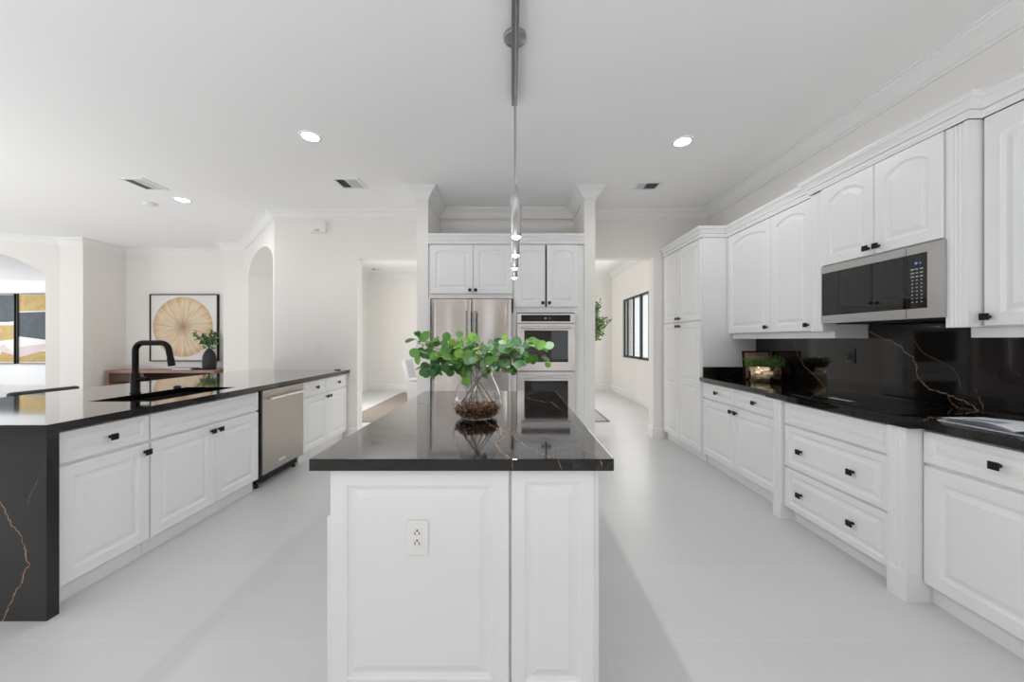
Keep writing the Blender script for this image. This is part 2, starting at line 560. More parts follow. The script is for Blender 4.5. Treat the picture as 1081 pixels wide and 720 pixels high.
def arch_wall(name, p0, p1, thick, a0, a1, spring, rise, kind='ellipse', m=None):
    Lw = math.dist(p0, p1)
    mb = MB()
    mb.box(0, a0, 0, thick, 0, H)
    mb.box(a1, Lw, 0, thick, 0, H)
    n = 28
    half, mid = (a1 - a0) / 2, (a0 + a1) / 2

    def top(sv):
        t = max(-1, min(1, (sv - mid) / half))
        return spring + rise * (math.sqrt(max(0, 1 - t * t)) if kind == 'ellipse' else (1 - t * t))
    for i in range(n):
        if kind == 'ellipse':
            s0, s1 = mid - half * math.cos(PI * i / n), mid - half * math.cos(PI * (i + 1) / n)
        else:
            s0, s1 = lerp(a0, a1, i / n), lerp(a0, a1, (i + 1) / n)
        za, zb = top(s0), top(s1)
        v = [(s0, 0, za), (s1, 0, zb), (s1, 0, H), (s0, 0, H), (s0, thick, za), (s1, thick, zb), (s1, thick, H), (s0, thick, H)]
        mb.add(v, [(0, 1, 2, 3), (7, 6, 5, 4), (0, 4, 5, 1)])
    mb.xf(wall_xf(p0, p1))
    return struct(name, mb, m or M_WALL)


# right wall: travel -Y so that the thickness lies outside (+X)
WIN = (8.46, 5.75, 0.91, 2.255)   # window y range and z range
wall('wall_right', (XR, 10.1), (XR, -3.1), 0.2, [(10.1 - WIN[0], 10.1 - WIN[1], WIN[2], WIN[3])])
# far kitchen wall, two openings; thickness outward (+Y): travel -X gives left = -Y, so travel +X
xl = -3.18
wall('wall_back', (xl, YB), (XR, YB), 0.16,
     [(-2.07 - xl, -1.087 - xl, 0, 2.405), (0.96 - xl, 1.90 - xl, 0, 2.417)])
# columns either side of the refrigerator recess
struct('wall_left_column', MB().box(-1.087, -0.957, 4.11, YB, 0, H), M_WALL)
struct('wall_right_column', MB().box(0.834, 0.96, 4.11, YB, 0, H), M_WALL)
# diagonal wall with the arched recess
PA, PB = (xl, YB), (-4.81, 6.45)
arch_wall('wall_left_diagonal', PB, PA, 0.36, 2.33 - 1.95, 2.33 - 0.09, 2.38, 0.33)
_u = Vector((PA[0] - PB[0], PA[1] - PB[1])).normalized(); _n = Vector((-_u.y, _u.x))
wall('wall_left_recess', (PB[0] + _n.x * .36, PB[1] + _n.y * .36), (PA[0] + _n.x * .36, PA[1] + _n.y * .36), 0.08)
wall('wall_left_pier', (-5.19, 6.45), PB, 0.5)
wall('wall_left_art', (-7.40, 6.87), (-5.19, 6.87), 0.15)
wall('wall_left_return', (-7.36, 6.15), (-7.40, 6.90), 0.12)
wall('wall_left_end', (-7.76, 6.15), (-7.36, 6.15), 0.14)
_d = Vector((-0.914, -0.406)).normalized()
PC = (-7.76, 6.15); PD = (PC[0] + _d.x * 2.6, PC[1] + _d.y * 2.6)
arch_wall('wall_left_arch', PD, PC, 0.16, 2.6 - 1.97, 2.6 - 0.17, 2.435, 0.36, 'segment')
# den behind the arch
wall('wall_den', (-17.5, 10.5), (-7.5, 10.5), 0.12, m=M_WHITE)
wall('wall_den_side', (-7.55, 10.5), (-7.55, 6.3), 0.1)
# dining room beyond the openings
wall('wall_dining_back', (-4.0, YF), (XR, YF), 0.14)
wall('wall_dining_left', (-3.78, 6.7), (-3.78, YF), 0.06, m=M_WHITE)
# unseen rear wall; dark tone and openings shaped for steel reflections and less fill
wall('wall_rear', (4.0, -3.0), (-12, -3.0), 0.15, m=mat('taupe_wall_paint', (0.30, 0.275, 0.255), 0.85), holes= [(2.0, 2.76, 0.7, 1.9), (4.5, 5.05, 0.05, 2.4), (5.93, 6.12, 0.05, 2.4), (7.6, 8.9, 0.05, 2.4)])

# crown moulding, one continuous run round the room
crown = [(0, -0.125), (0.012, -0.125), (0.014, -0.108), (0.026, -0.10), (0.03, -0.088), (0.052, -0.055), (0.075, -0.034),
         (0.090, -0.026), (0.094, -0.014), (0.108, -0.012), (0.108, 0.0)]
crown = [(o, H + z) for o, z in crown]
path = [(XR, -3.0), (XR, YB), (0.96, YB), (0.96, 4.11), (0.834, 4.11), (0.834, 4.78), (-0.957, 4.78), (-0.957, 4.11),
        (-1.087, 4.11), (-1.087, YB), (xl, YB), PB, (-5.19, 6.45), (-5.19, 6.87), (-7.40, 6.87), (-7.36, 6.15), PC, PD]
struct('trim_1', sweep(MB(), path, crown, 1), M_WHITE)
dpath = [(XR, YB + .2), (XR, YF), (-3.78, YF), (-3.78, 6.7)]
struct('trim_2', sweep(MB(), dpath, crown, 1), M_WHITE)
base = [(0, 0), (0.016, 0), (0.016, 0.11), (0.011, 0.135), (0, 0.14)]
struct('baseboard_dining', sweep(MB(), dpath, base, 1), M_WHITE)
struct('baseboard_right_stub', sweep(MB(), [(2.02, YB), (1.90, YB), (1.90, YB + .16)], base, 1), M_WHITE)
struct('baseboard_right_column', sweep(MB(), [(0.96, YB + .16), (0.96, 4.11), (0.85, 4.11)], base, 1), M_WHITE)
struct('baseboard_left_column', sweep(MB(), [(-0.97, 4.11), (-1.087, 4.11), (-1.087, YB + .16)], base, 1), M_WHITE)
struct('baseboard_back', sweep(MB(), [(-2.07, YB + .16), (-2.07, YB), (-2.18, YB)], base, 1), M_WHITE)
struct('baseboard_art', sweep(MB(), [PB, (-5.19, 6.45), (-5.19, 6.87), (-7.40, 6.87), (-7.36, 6.15), PC], base, 1), M_WHITE)

# dining room window: frame, mullions, panes
wmb = MB()
ya, yb, za, zb = WIN[1], WIN[0], WIN[2], WIN[3]
xw = XR + 0.015
for y in (ya, yb): wmb.box(xw, xw + 0.03, y - .025 if y > ya else y, y if y > ya else y + .025, za, zb)
wmb.box(xw, xw + .03, ya, yb, za, za + .05); wmb.box(xw, xw + .03, ya, yb, zb - .03, zb)
for yy, t in ((8.22, .05), (7.83, .06), (7.37, .11), (6.93, .06), (6.3, .06)):
    wmb.box(xw, xw + .028, yy - t / 2, yy + t / 2, za, zb)
win = wmb.build('window_1', M_WINF, kind='structure')
MB().box(xw + .012, xw + .016, ya, yb, za, zb).build('window_pane', M_PANE, win)
sill = MB().box(XR - .045, XR + .06, ya - .04, yb + .04, za - .03, za)
sill.box(XR - .012, XR, ya - .07, yb + .07, zb, zb + .07).box(XR - .012, XR, ya - .07, ya, za, zb).box(XR - .012, XR, yb, yb + .07, za, zb)
sill.build('window_casing', M_WHITE, win)

# outdoors seen through that window
tag(MB().bbox(6.7, 7.0, 2, 15, 0, 1.55, .05).build('garden_wall', M_STUCCO), 'pale garden wall seen through the dining window', 'wall')
hm = MB()
for i in range(22):
    hm.lathe([(0.01, -.45), (.4, -.3), (.55, 0), (.4, .32), (.01, .45)], 10, (5.4 + random.uniform(-.2, .2), 3 + i * .42, .55 + random.uniform(-.1, .15)))
tag(hm.build('hedge', M_HEDGE), 'green hedge outside the black framed dining window', 'hedge', kind='stuff')
nb = thing('neighbour_house', 'pale house with grey roof beyond the garden wall', 'house', (10, 9, 0))
MB().box(0, 4, -6, 6, 0, 3.0).build('house_wall', M_STUCCO, nb)
MB().prism([(-.4, -6.4), (4.4, -6.4), (4.4, 6.4), (-.4, 6.4)], 3.0, 3.15).prism([(.6, -5), (3.4, -5), (3.4, 5), (.6, 5)], 3.15, 4.0).build('house_roof', M_ROOF, nb)
tag(MB().box(4.0, 16, -2, 18, -.15, -.02).build('lawn', M_HEDGE), None, None, kind='structure')

# ================================================================== cabinet fronts
TH = 0.02


def front_mesh(w, h, panels=None, arch=0.0, frame=0.06, deep=1.0):
    """slab front with raised panels; local x right, z up, y=0 front face, y=TH back"""
    mb = MB()
    N = 14

    def loop(x0, x1, z0, z1, y, rise):
        p = [(x0, y, z0), (x1, y, z0)]
        for i in range(N + 1):
            t = i / N
            x = lerp(x1, x0, t)
            p.append((x, y, z1 - rise * (2 * t - 1) ** 2))
        return p
    panels = panels or [(0, h)]
    n = N + 3

    def ring(a, b, flip=False):
        mb.add(a + b, [(i, (i + 1) % n, n + (i + 1) % n, n + i) for i in range(n)])
    back = loop(0, w, 0, h, TH, 0)
    e1 = loop(0, w, 0, h, 0.005, 0)
    e2 = loop(.004, w - .004, .004, h - .004, 0, 0)
    mb.add(back, [list(range(n))[::-1]])
    ring(back, e1); ring(e1, e2)
    # flat frame between slab edge and panel openings
    opens = []
    for (v0, v1) in panels:
        a = (frame, w - frame, v0 + (frame if v0 == 0 else frame * .5), v1 - (frame if v1 == h else frame * .5))
        opens.append(a)
    if len(opens) == 1:
        a = opens[0]
        o0 = loop(*a, 0, arch)
        ring(e2, o0)
    else:
        xs0, xs1 = .004, w - .004
        zc = [.004]
        for a in opens: zc += [a[2], a[3]]
        zc.append(h - .004)
        A0, A1 = opens[0][0], opens[0][1]
        for i in range(len(zc) - 1):
            z0, z1 = zc[i], zc[i + 1]
            if i % 2 == 0:
                mb.add([(xs0, 0, z0), (xs1, 0, z0), (xs1, 0, z1), (xs0, 0, z1)], [(0, 1, 2, 3)])
            else:
                mb.add([(xs0, 0, z0), (A0, 0, z0), (A0, 0, z1), (xs0, 0, z1)], [(0, 1, 2, 3)])
                mb.add([(A1, 0, z0), (xs1, 0, z0), (xs1, 0, z1), (A1, 0, z1)], [(0, 1, 2, 3)])
    for a in opens:
        r = arch
        seq = [(0, 0), (.004, .006 * deep), (.010, .008 * deep), (.014, .0105 * deep), (.020, .0105 * deep), (.042, .003 * deep), (.044, .0015)]
        big = min(a[1] - a[0], a[3] - a[2])
        sc = min(1.0, big * .4 / .044)
        prev = None
        for ins, y in seq:
            ins *= sc
            lp = loop(a[0] + ins, a[1] - ins, a[2] + ins, a[3] - ins, y, r)
            if prev: ring(prev, lp)
            prev = lp
        mb.add(prev, [list(range(n))])
    return mb


def knob_mesh():
    mb = MB()
    mb.lathe([(0.009, 0), (0.009, -.002), (0.0055, -.004), (0.005, -.02), (0.0065, -.022)], 12, axis='y')
    mb.bbox(-.017, .017, -.032, -.022, -.017, .017, .0025)
    return mb


_knob = None


def add_knob(parent, x, z):
    global _knob
    if _knob is None:
        _knob = knob_mesh().build('knob', M_BLACK, parent)
        o = _knob
        o['label'] = 'square black tab knob'
    else:
        o = bpy.data.objects.new('knob', _knob.data)
        COL.objects.link(o); o.parent = parent
        o['label'] = 'square black tab knob'
    o.location = (x, 0, z)
    return o


def cabinet(name, label, cat, loc, rot, w, depth, zb, zt, fronts, toe=True, group=None, slots=(), toe_in=0.055, body_top=None):
    """loc = left end of the front plane as seen by someone facing it; z of loc is the floor"""
    r = thing(name, label, cat, loc, rot, group)
    mb = MB()
    if slots:
        s0, s1, v0, v1 = slots
        mb.box(0, s0, TH + .001, .30, zb, zt); mb.box(s1, w, TH + .001, .30, zb, zt)
        mb.box(s0, s1, TH + .001, .30, v1, zt); mb.box(s0, s1, TH + .001, .30, zb, v0)
        mb.box(0, w, .30, depth, zb, zt)
    else:
        mb.box(0.0005, w - .0005, TH + .001, depth, zb, body_top or zt)
        if body_top: mb.box(0.0005, w - .0005, TH + .001, .06, body_top, zt)
    mb.build('cabinet_body', M_CAB, r)
    if toe:
        MB().box(.0005, w - .0005, toe_in, depth, 0, zb - .001).build('toe_kick', M_CAB, r)
    for kind, u0, u1, v0, v1, o in fronts:
        fm = front_mesh(u1 - u0, v1 - v0, o.get('panels'), o.get('arch', 0), o.get('frame', .06 if kind == 'door' else .032))
        d = fm.build(kind, M_CAB, r, loc=(u0, 0, v0))
        for (ku, kv) in o.get('knobs', ()):
            add_knob(d, ku - u0, kv - v0)
    return r


RT, LT = -PI / 2, PI / 2
G = 0.003
DZ0, DZ1, WZ0, WZ1 = 0.105, 0.688, 0.703, 0.862    # base doors / drawers

# ------------------------------------------------------------------ island
isl = thing('kitchen_island', 'white kitchen island with raised panels under the black marble top', 'island', (-0.16, 1.215, 0))
ix0, ix1, iy1 = -0.617 + .16, 0.283 + .16, 1.53
MB().box(ix0 + .004, ix1 - .004, TH + .001, iy1, .10, .873).build('island_body', M_CAB, isl)
MB().box(ix0 + .06, ix1 - .06, .06, iy1 - .06, 0, .099).build('toe_kick', M_CAB, isl)
front_mesh(.609, .773, None, 0, .058).build('end_panel', M_CAB, isl, loc=(ix0, 0, .10))
front_mesh(.284, .773, None, 0, .046).build('end_panel', M_CAB, isl, loc=(ix0 + .616, 0, .10))
# doors along both long sides
for side in (1, -1):
    for k in range(3):
        wd = (iy1 - .03) / 3
        d = front_mesh(wd - .006, (.76 if side > 0 else .60), None, 0, .058).build('door', M_CAB, isl)
        if side > 0:
            d.rotation_euler = (0, 0, PI / 2); d.location = (ix1 + .018, .015 + k * wd, .105)
        else:
            d.rotation_euler = (0, 0, -PI / 2); d.location = (ix0 - .018, .015 + (k + 1) * wd - .006, .105)


# ------------------------------------------------------------------ stone helpers
def px_z(x, y, z):           # a point of a horizontal plane
    k = (y - CY) / (EYE - z); return Vector(((x - CX) / k, F / k, z))


def px_x(x, y, X):           # a point of a plane X = const
    k = (x - CX) / X; return Vector((X, F / k, EYE - (y - CY) / k))


def px_y(x, y, Y):
    k = F / Y; return Vector(((x - CX) / k, Y, EYE - (y - CY) / k))


def vein(mb, pts, normal, w=0.0035, seed=0, jit=0.0045):
    """thin wandering inlay on a stone face"""
    rnd = random.Random(seed)
    n = Vector(normal)
    P = []
    for a, b in zip(pts[:-1], pts[1:]):
        m = max(2, int((b - a).length / .010))
        d = (b - a).normalized(); t = n.cross(d)
        for i in range(m):
            q = a.lerp(b, i / m)
            if i: q = q + t * rnd.uniform(-jit, jit)
            P.append(q)
    P.append(pts[-1])
    W_ = [w * rnd.uniform(.2, 1.1) for _ in P]
    W_[0] = W_[-1] = w * .2
    off = n * 0.0004
    v, fs = [], []
    for i, p in enumerate(P):
        d = (P[min(i + 1, len(P) - 1)] - P[max(0, i - 1)]).normalized()
        t = n.cross(d).normalized()
        v += [p + t * W_[i] + off, p - t * W_[i] + off]
    for i in range(len(P) - 1):
        fs.append((2 * i + 1, 2 * i + 3, 2 * i + 2, 2 * i) if False else (2 * i, 2 * i + 1, 2 * i + 3, 2 * i + 2))
    mb.add(v, fs)


ZC0, ZC1 = 0.874, 0.914
# island top
mb = MB()
mb.bbox(-0.674, 0.341, 1.191, 2.788, ZC0, ZC1, .002)
mb.mi = 1
up = (0, 0, 1)
TOPV = [
    ([(510, 442.7), (520, 450), (530.7, 455), (540, 457.3), (546.7, 465), (556.7, 471.7), (568.3, 478.3), (580, 482.7), (588.3, 484.5)], .0028),
    ([(540, 457.3), (531.7, 461.7), (523.3, 468.3), (528.3, 476.7), (536.7, 482.7), (540.7, 484.6)], .0038),
    ([(540, 457.3), (553, 459.3), (566.7, 459.3), (578.3, 460.7), (586.7, 465), (600, 468.3), (613.3, 473.3), (625, 478.3), (633.3, 483.5)], .0030),
    ([(540, 457.3), (550, 451.7), (563.3, 449.3)], .0025),
    ([(554.4, 417.5), (561, 415), (569, 413.4)], .0024),
    ([(553.9, 418.9), (562, 422), (571, 423.3), (575.6, 425), (582, 424.4), (586.7, 428.3), (590.6, 430.6)], .0026),
    ([(344, 484.4), (348, 476), (355, 470)], .0022),
    ([(531, 424), (540, 420), (549, 418)], .0018),
]
for i, (pp, w) in enumerate(TOPV):
    vein(mb, [px_z(x, y, ZC1) for x, y in pp], up, w, 11 + i)
mb.mi = 2
vein(mb, [px_z(x, y, ZC1) for x, y in [(440, 425), (470, 432), (500, 436)]], up, .002, 40)
vein(mb, [px_z(x, y, ZC1) for x, y in [(590, 431), (602, 440), (618, 455)]], up, .0015, 41)
mb.mi = 1
for a, b in (((540.7, 485.5), (542, 496)), ((589, 485.5), (594, 496)), ((634, 485.5), (636, 492))):
    vein(mb, [px_y(*a, 1.191), px_y(*b, 1.191)], (0, -1, 0), .0018, 50)
tag(mb.build('island_countertop', [M_MARBLE, M_VEIN, M_VEIN2]), 'polished black marble slab with gold veins on the kitchen island', 'countertop')

# ------------------------------------------------------------------ left run (peninsula)
XLF = -2.195
gL = 'white base cabinets of the sink peninsula'
cabinet('base_cabinet', 'narrow white base cabinet with one drawer next to the black waterfall slab', 'cabinet',
        (XLF, 1.718, 0), LT, .458, .60, .10, .873,
        [('drawer', .018, .455, WZ0, WZ1, {'knobs': [(.24, .782)]}),
         ('door', .018, .455, DZ0, DZ1, {'knobs': [(.425, .64)]})], group=gL)
cabinet('sink_cabinet', 'white two-door base cabinet with long false front below the black sink', 'cabinet',
        (XLF, 2.178, 0), LT, .932, .60, .10, .873,
        [('drawer', .004, .928, WZ0, WZ1, {}),
         ('door', .004, .4695, DZ0, DZ1, {'knobs': [(.438, .645)]}),
         ('door', .4725, .928, DZ0, DZ1, {'knobs': [(.505, .645)]})], group=gL, body_top=.68)
cabinet('base_cabinet', 'white base cabinet with two drawers between dishwasher and far wall', 'cabinet',
        (XLF, 3.772, 0), LT, 1.005, .60, .10, .873,
        [('drawer', .004, .501, WZ0, WZ1, {'knobs': [(.25, .782)]}),
         ('drawer', .504, 1.0, WZ0, WZ1, {'knobs': [(.75, .782)]}),
         ('door', .004, .501, DZ0, DZ1, {'knobs': [(.468, .645)]}),
         ('door', .504, 1.0, DZ0, DZ1, {'knobs': [(.537, .645)]})], group=gL)

# dishwasher
dw = thing('dishwasher', 'stainless steel dishwasher with bar handle between white base cabinets', 'dishwasher', (XLF + .005, 3.133, 0), LT)
MB().box(.0, .632, .035, .59, .10, .87).build('dishwasher_tub', M_DARK, dw)
dmb = MB(); dmb.bbox(.018, .628, 0, .034, .115, .862, .005)
dd = dmb.build('dishwasher_door', M_DW, dw)
hb = MB().tube([(.05, -.05, .787), (.60, -.05, .787)], .0115, 14)
for u in (.08, .57): hb.tube([(u, 0, .787), (u, -.05, .787)], .009, 10)
hb.build('handle', M_CHROME, dd)
lg = MB().box(.235, .335, -.002, 0, .172, .192)
lo = lg.build('badge', mat('badge_metal', (.72, .70, .68), .35, metal=.6), dd)
MB().box(.06, .16, -.0012, 0, .836, .840).build('control_text', M_SLOT, dd)
MB().box(.02, .61, .055, .5, .035, .10).build('toe_kick', M_DARK, dw)
for u in (.04, .58): MB().lathe([(.018, 0), (.018, .012), (.008, .014), (.008, .05)], 10, (u, .07, 0)).build('foot', M_DARK, dw)

# back panel of the peninsula
tag(MB().box(-2.835, -2.80, 1.718, 4.78, 0, .873).build('peninsula_back_panel', M_CAB), 'white back panel behind the sink peninsula cabinets', 'panel')

# peninsula stone with the sink cut-out and waterfall end
SX0, SX1, SY0, SY1 = -2.73, -2.315, 2.305, 3.012
XE = -2.165; XBK = -3.52
mb = MB()
xs = [XBK, SX0, SX1, XE]; ys = [1.667, SY0, SY1, 4.79]
mb.slab(xs, ys, ZC0, ZC1, lambda i, j: i == 1 and j == 1)
mb.prism([(XBK, 4.79), (-3.185, 4.79), (XBK, 5.128)], ZC0, ZC1)
ptop = mb.build('peninsula_countertop', [M_MARBLE, M_VEIN, M_VEIN2], weld=True)
tag(ptop, 'long black stone countertop with waterfall end and cut-out sink', 'countertop')
mb = MB().box(XBK, XE, 1.667, 1.714, 0, ZC0 - .0005)
mb.mi = 1
wv = [(-14, 505), (0, 530), (8.3, 543.6), (13.9, 556), (20.8, 564), (26.4, 575.6), (27.2, 586.7), (32, 596.4), (26.4, 603), (23.6, 614), (16.7, 625.6), (12.5, 635), (7, 645), (3.3, 654.7), (-3, 660)]
vein(mb, [px_y(x, y, 1.667) for x, y in wv], (0, -1, 0), .0042, 71, .007)
vein(mb, [px_y(x, y, 1.667) for x, y in [(31, 597), (29.5, 601)]], (0, -1, 0), .0035, 73, .003)
mb.mi = 2
vein(mb, [px_y(x, y, 1.667) for x, y in [(47.5, 488), (41.7, 501.7), (35.8, 515), (30, 526.7), (30, 538)]], (0, -1, 0), .003, 72, .005)
mb.build('waterfall_panel', [M_MARBLE, M_VEIN, M_VEIN2], ptop)

# sink
mb = MB()
zb_, t_ = .70, .012
mb.box(SX0 - t_, SX1 + t_, SY0 - t_, SY1 + t_, zb_ - t_, zb_)
mb.box(SX0 - t_, SX0, SY0 - t_, SY1 + t_, zb_, ZC0 - .001); mb.box(SX1, SX1 + t_, SY0 - t_, SY1 + t_, zb_, ZC0 - .001)
mb.box(SX0, SX1, SY0 - t_, SY0, zb_, ZC0 - .001); mb.box(SX0, SX1, SY1, SY1 + t_, zb_, ZC0 - .001)
sk = thing('kitchen_sink', 'black undermount sink set in the peninsula countertop', 'sink', (0, 0, 0))
mb.build('basin', M_SINK, sk)
MB().lathe([(.002, zb_ + .004), (.035, zb_ + .004), (.045, zb_ + .001)], 20, ((SX0 + SX1) / 2, 2.66, 0)).build('drain', M_BLACK, sk)

# faucet
fx, fy = -2.80, 2.665
fc = thing('kitchen_faucet', 'tall matte black kitchen faucet with side lever behind the sink', 'faucet', (fx, fy, ZC1))
fb = MB().lathe([(.031, 0), (.031, .006), (.027, .008), (.027, .15), (.024, .155), (.019, .156)], 24)
fb.build('faucet_base', M_FAUCET, fc)
R_ = .06; ztop = .375
pts = [(0, 0, .15), (0, 0, ztop - R_)]
for i in range(1, 9):
    a = PI - (PI / 2) * i / 8
    pts.append((R_ + R_ * math.cos(a), 0, ztop - R_ + R_ * math.sin(a)))
pts.append((.19, 0, ztop))
for i in range(1, 9):
    a = PI / 2 - (PI / 2 - .17) * i / 8
    pts.append((.19 + R_ * math.cos(a), 0, ztop - R_ + R_ * math.sin(a)))
e = Vector(pts[-1]); pts.append(tuple(e + Vector((.022, 0, -.115))))
MB().tube(pts, .0195, 16).build('spout', M_FAUCET, fc)
MB().tube([tuple(e + Vector((.012, 0, -.065))), tuple(e + Vector((.0225, 0, -.122)))], .022, 16).build('spray_head', M_FAUCET, fc)
lv = MB().tube([(.02, 0, .105), (.095, 0, .105)], .0165, 16).tube([(.095, 0, .107), (.19, 0, .112)], [.006, .005], 10)
lv.build('lever', M_FAUCET, fc)
tag(MB().lathe([(.001, .016), (.012, .016), (.016, .012), (.024, .011), (.026, 0)], 20, (-2.80, 3.0, ZC1)).build('sink_button', M_BLACK),
    'small round black push button on the countertop beside the sink', 'button')
tag(MB().lathe([(.001, .008), (.036, .008), (.04, 0)], 20, (-2.28, 4.70, ZC1)).build('popup_outlet', M_BLACK),
    'small round black pop-up outlet at the far end of the peninsula countertop', 'outlet')

# bar stool on the far side of the peninsula
st = thing('bar_stool', 'dark upholstered counter stool tucked against the left countertop', 'stool', (-3.62, 2.945, 0))
MB().bbox(-.20, .20, -.215, .215, .60, .67, .025).build('seat', M_STOOL, st)
bk = MB()
bp = [(-.19 + .0 * i, lerp(-.225, .225, i / 12)) for i in range(13)]
bk.bbox(-.235, -.19, -.22, .22, .66, .908, .02)
bk.build('backrest', M_STOOL, st)
for sx in (-1, 1):
    for sy in (-1, 1):
        MB().tube([(sx * .18, sy * .19, .60), (sx * .215, sy * .215, 0)], [.017, .012], 10).build('leg', M_BLACK, st)
fr = MB()
for sy in (-1, 1): fr.tube([(-.20, sy * .205, .2), (.20, sy * .205, .2)], .008, 8)
for sx in (-1, 1): fr.tube([(sx * .205, -.205, .2), (sx * .205, .205, .2)], .008, 8)
fr.build('footrest', M_BLACK, st)

# ------------------------------------------------------------------ right run: base
cabinet('pantry_cabinet', 'full-height white pantry cabinet with four doors at the far right', 'cabinet',
        (2.027, 4.785, 0), RT, .945, .608, .10, 2.41,
        [('door', .006, .444, .105, 1.518, {'knobs': [(.412, 1.475)], 'panels': [(0, .72), (.72, 1.413)]}),
         ('door', .449, .934, .105, 1.518, {'knobs': [(.481, 1.475)], 'panels': [(0, .72), (.72, 1.413)]}),
         ('door', .006, .444, 1.526, 2.407, {'knobs': [(.412, 1.568)]}),
         ('door', .449, .934, 1.526, 2.407, {'knobs': [(.481, 1.568)]})])
gR = 'white base cabinets on the cooktop wall'
XM = 2.045
cabinet('base_cabinet', 'white base cabinet with two drawers and two doors beside the tall pantry', 'cabinet',
        (XM, 3.836, 0), RT, 1.135, .59, .10, .873,
        [('drawer', .006, .548, WZ0, WZ1, {'knobs': [(.275, .782)]}),
         ('drawer', .552, 1.10, WZ0, WZ1, {'knobs': [(.83, .782)]}),
         ('door', .006, .548, DZ0, DZ1, {'knobs': [(.516, .645)]}),
         ('door', .552, 1.10, DZ0, DZ1, {'knobs': [(.585, .645)]})], group=gR)
XK = 1.988
cabinet('drawer_base_cabinet', 'white three-drawer base cabinet below the cooktop', 'cabinet',
        (XK, 2.612, 0), RT, .735, .645, .10, .873,
        [('drawer', .004, .731, .706, WZ1, {}),
         ('drawer', .004, .731, .402, .694, {'knobs': [(.155, .541), (.528, .541)], 'frame': .036}),
         ('drawer', .004, .731, .105, .389, {'knobs': [(.155, .243), (.528, .243)], 'frame': .036})], group=gR, toe_in=.075)
cabinet('base_cabinet', 'white base cabinet with drawer and door nearest at the right edge', 'cabinet',
        (XM, 1.783, 0), RT, .56, .59, .10, .873,
        [('drawer', .003, .555, WZ0, WZ1, {'knobs': [(.283, .783)]}),
         ('door', .003, .555, DZ0, DZ1, {'frame': .065})], group=gR)


def pilaster(label, X, y0, y1, z0, z1, depth, plinth):
    """fluted square post; front face looks to -X"""
    r = thing('fluted_pilaster', label, 'pilaster', (X, (y0 + y1) / 2, z0))
    mb = MB()
    w = y1 - y0; n = 3
    # front face with flutes cut as grooves (cross-section in x/y, extruded in z)
    m = .02
    fw = (w - 2 * m) / n
    pts = [(0, w / 2)]
    for i in range(n):
        a = w / 2 - m - i * fw
        pts += [(0, a), (.005, a - fw * .25), (.0065, a - fw * .5), (.005, a - fw * .75), (0, a - fw * .95)]
    pts += [(0, -w / 2), (depth, -w / 2), (depth, w / 2)]
    pz = plinth
    h = z1 - z0
    mb.prism(pts, pz, h - .002)
    mb.build('shaft', M_CAB, r)
    if plinth:
        MB().bbox(-.003, depth, -w / 2 - .001, w / 2 + .001, 0, pz, .002).build('plinth', M_CAB, r)
    return r


pilaster('fluted white post left of the cooktop drawers', 1.966, 2.616, 2.692, 0, .873, .22, .12)
pilaster('fluted white post right of the cooktop drawers', 1.968, 1.7845, 1.8755, 0, .873, .22, .15)
MBx = MB

# right countertop
mb = MB()
xs = [1.95, 2.015, 2.616]; ys = [1.21, 1.757, 2.75, 3.837]
mb.slab(xs, ys, ZC0, ZC1, lambda i, j: i == 0 and j != 1)
mb.mi = 1
vein(mb, [px_z(886, 429.5, ZC1), px_z(890, 431, ZC1)], up, .003, 90, .002)
rct = tag(mb.build('cooktop_wall_countertop', [M_MARBLE, M_VEIN, M_VEIN2], weld=True), 'black marble countertop along the cooktop wall on the right', 'countertop')

# backsplash
XS = 2.617
mb = MB()
mb.box(XS, XS + .02, 1.21, 3.836, ZC1, 1.372)
mb.box(XS, XS + .02, 1.876, 2.622, 1.372, 1.46)
mb.mi = 1
nx = (-1, 0, 0)


def sv(pp, ox, oy, sc): return [px_x(ox + x / sc, oy + y / sc, XS) for x, y in pp]


V1 = [(100, 112), (125, 130), (190, 165), (240, 175), (290, 205), (340, 255), (375, 275), (400, 330), (405, 390), (440, 440), (480, 485), (540, 495), (600, 515), (650, 540), (700, 550), (740, 580), (795, 612)]
vein(mb, sv(V1, 900, 330, 5.95), nx, .0034, 21, .0065)
vein(mb, sv([(485, 95), (510, 165), (540, 215), (580, 250), (610, 280), (635, 308)], 730, 340, 4.5), nx, .0026, 22, .0055)
vein(mb, sv([(600, 520), (600, 535), (620, 565), (660, 595), (615, 610)], 900, 330, 5.95), nx, .002, 23, .003)
vein(mb, sv([(790, 520), (800, 555), (815, 575), (820, 610)], 900, 330, 5.95), nx, .0022, 24, .003)
mb.mi = 2
vein(mb, sv([(370, 150), (430, 240), (480, 275), (590, 325), (640, 360), (670, 410), (680, 480)], 900, 330, 5.95), nx, .0026, 25, .004)
vein(mb, sv([(750, 470), (775, 485), (795, 520)], 900, 330, 5.95), nx, .002, 26, .003)
vein(mb, sv([(1040, 400), (1050, 380)], 900, 330, 5.95), nx, .002, 27, .003)
bsp = tag(mb.build('backsplash', [M_MARBLE, M_VEIN, M_VEIN2]), 'black marble backsplash with a branching gold vein behind the cooktop', 'backsplash')
mb = MB().box(2.047, XS - .001, 3.818, 3.836, ZC1, 1.023)
mb.mi = 2
vein(mb, [px_y(x, y, 3.818) for x, y in [(764, 397), (771, 395), (777, 391.5), (782, 388)]], (0, -1, 0), .003, 28, .003)
tag(mb.build('side_splash', [M_MARBLE, M_VEIN, M_VEIN2]), 'short black marble upstand against the side of the pantry', 'backsplash')

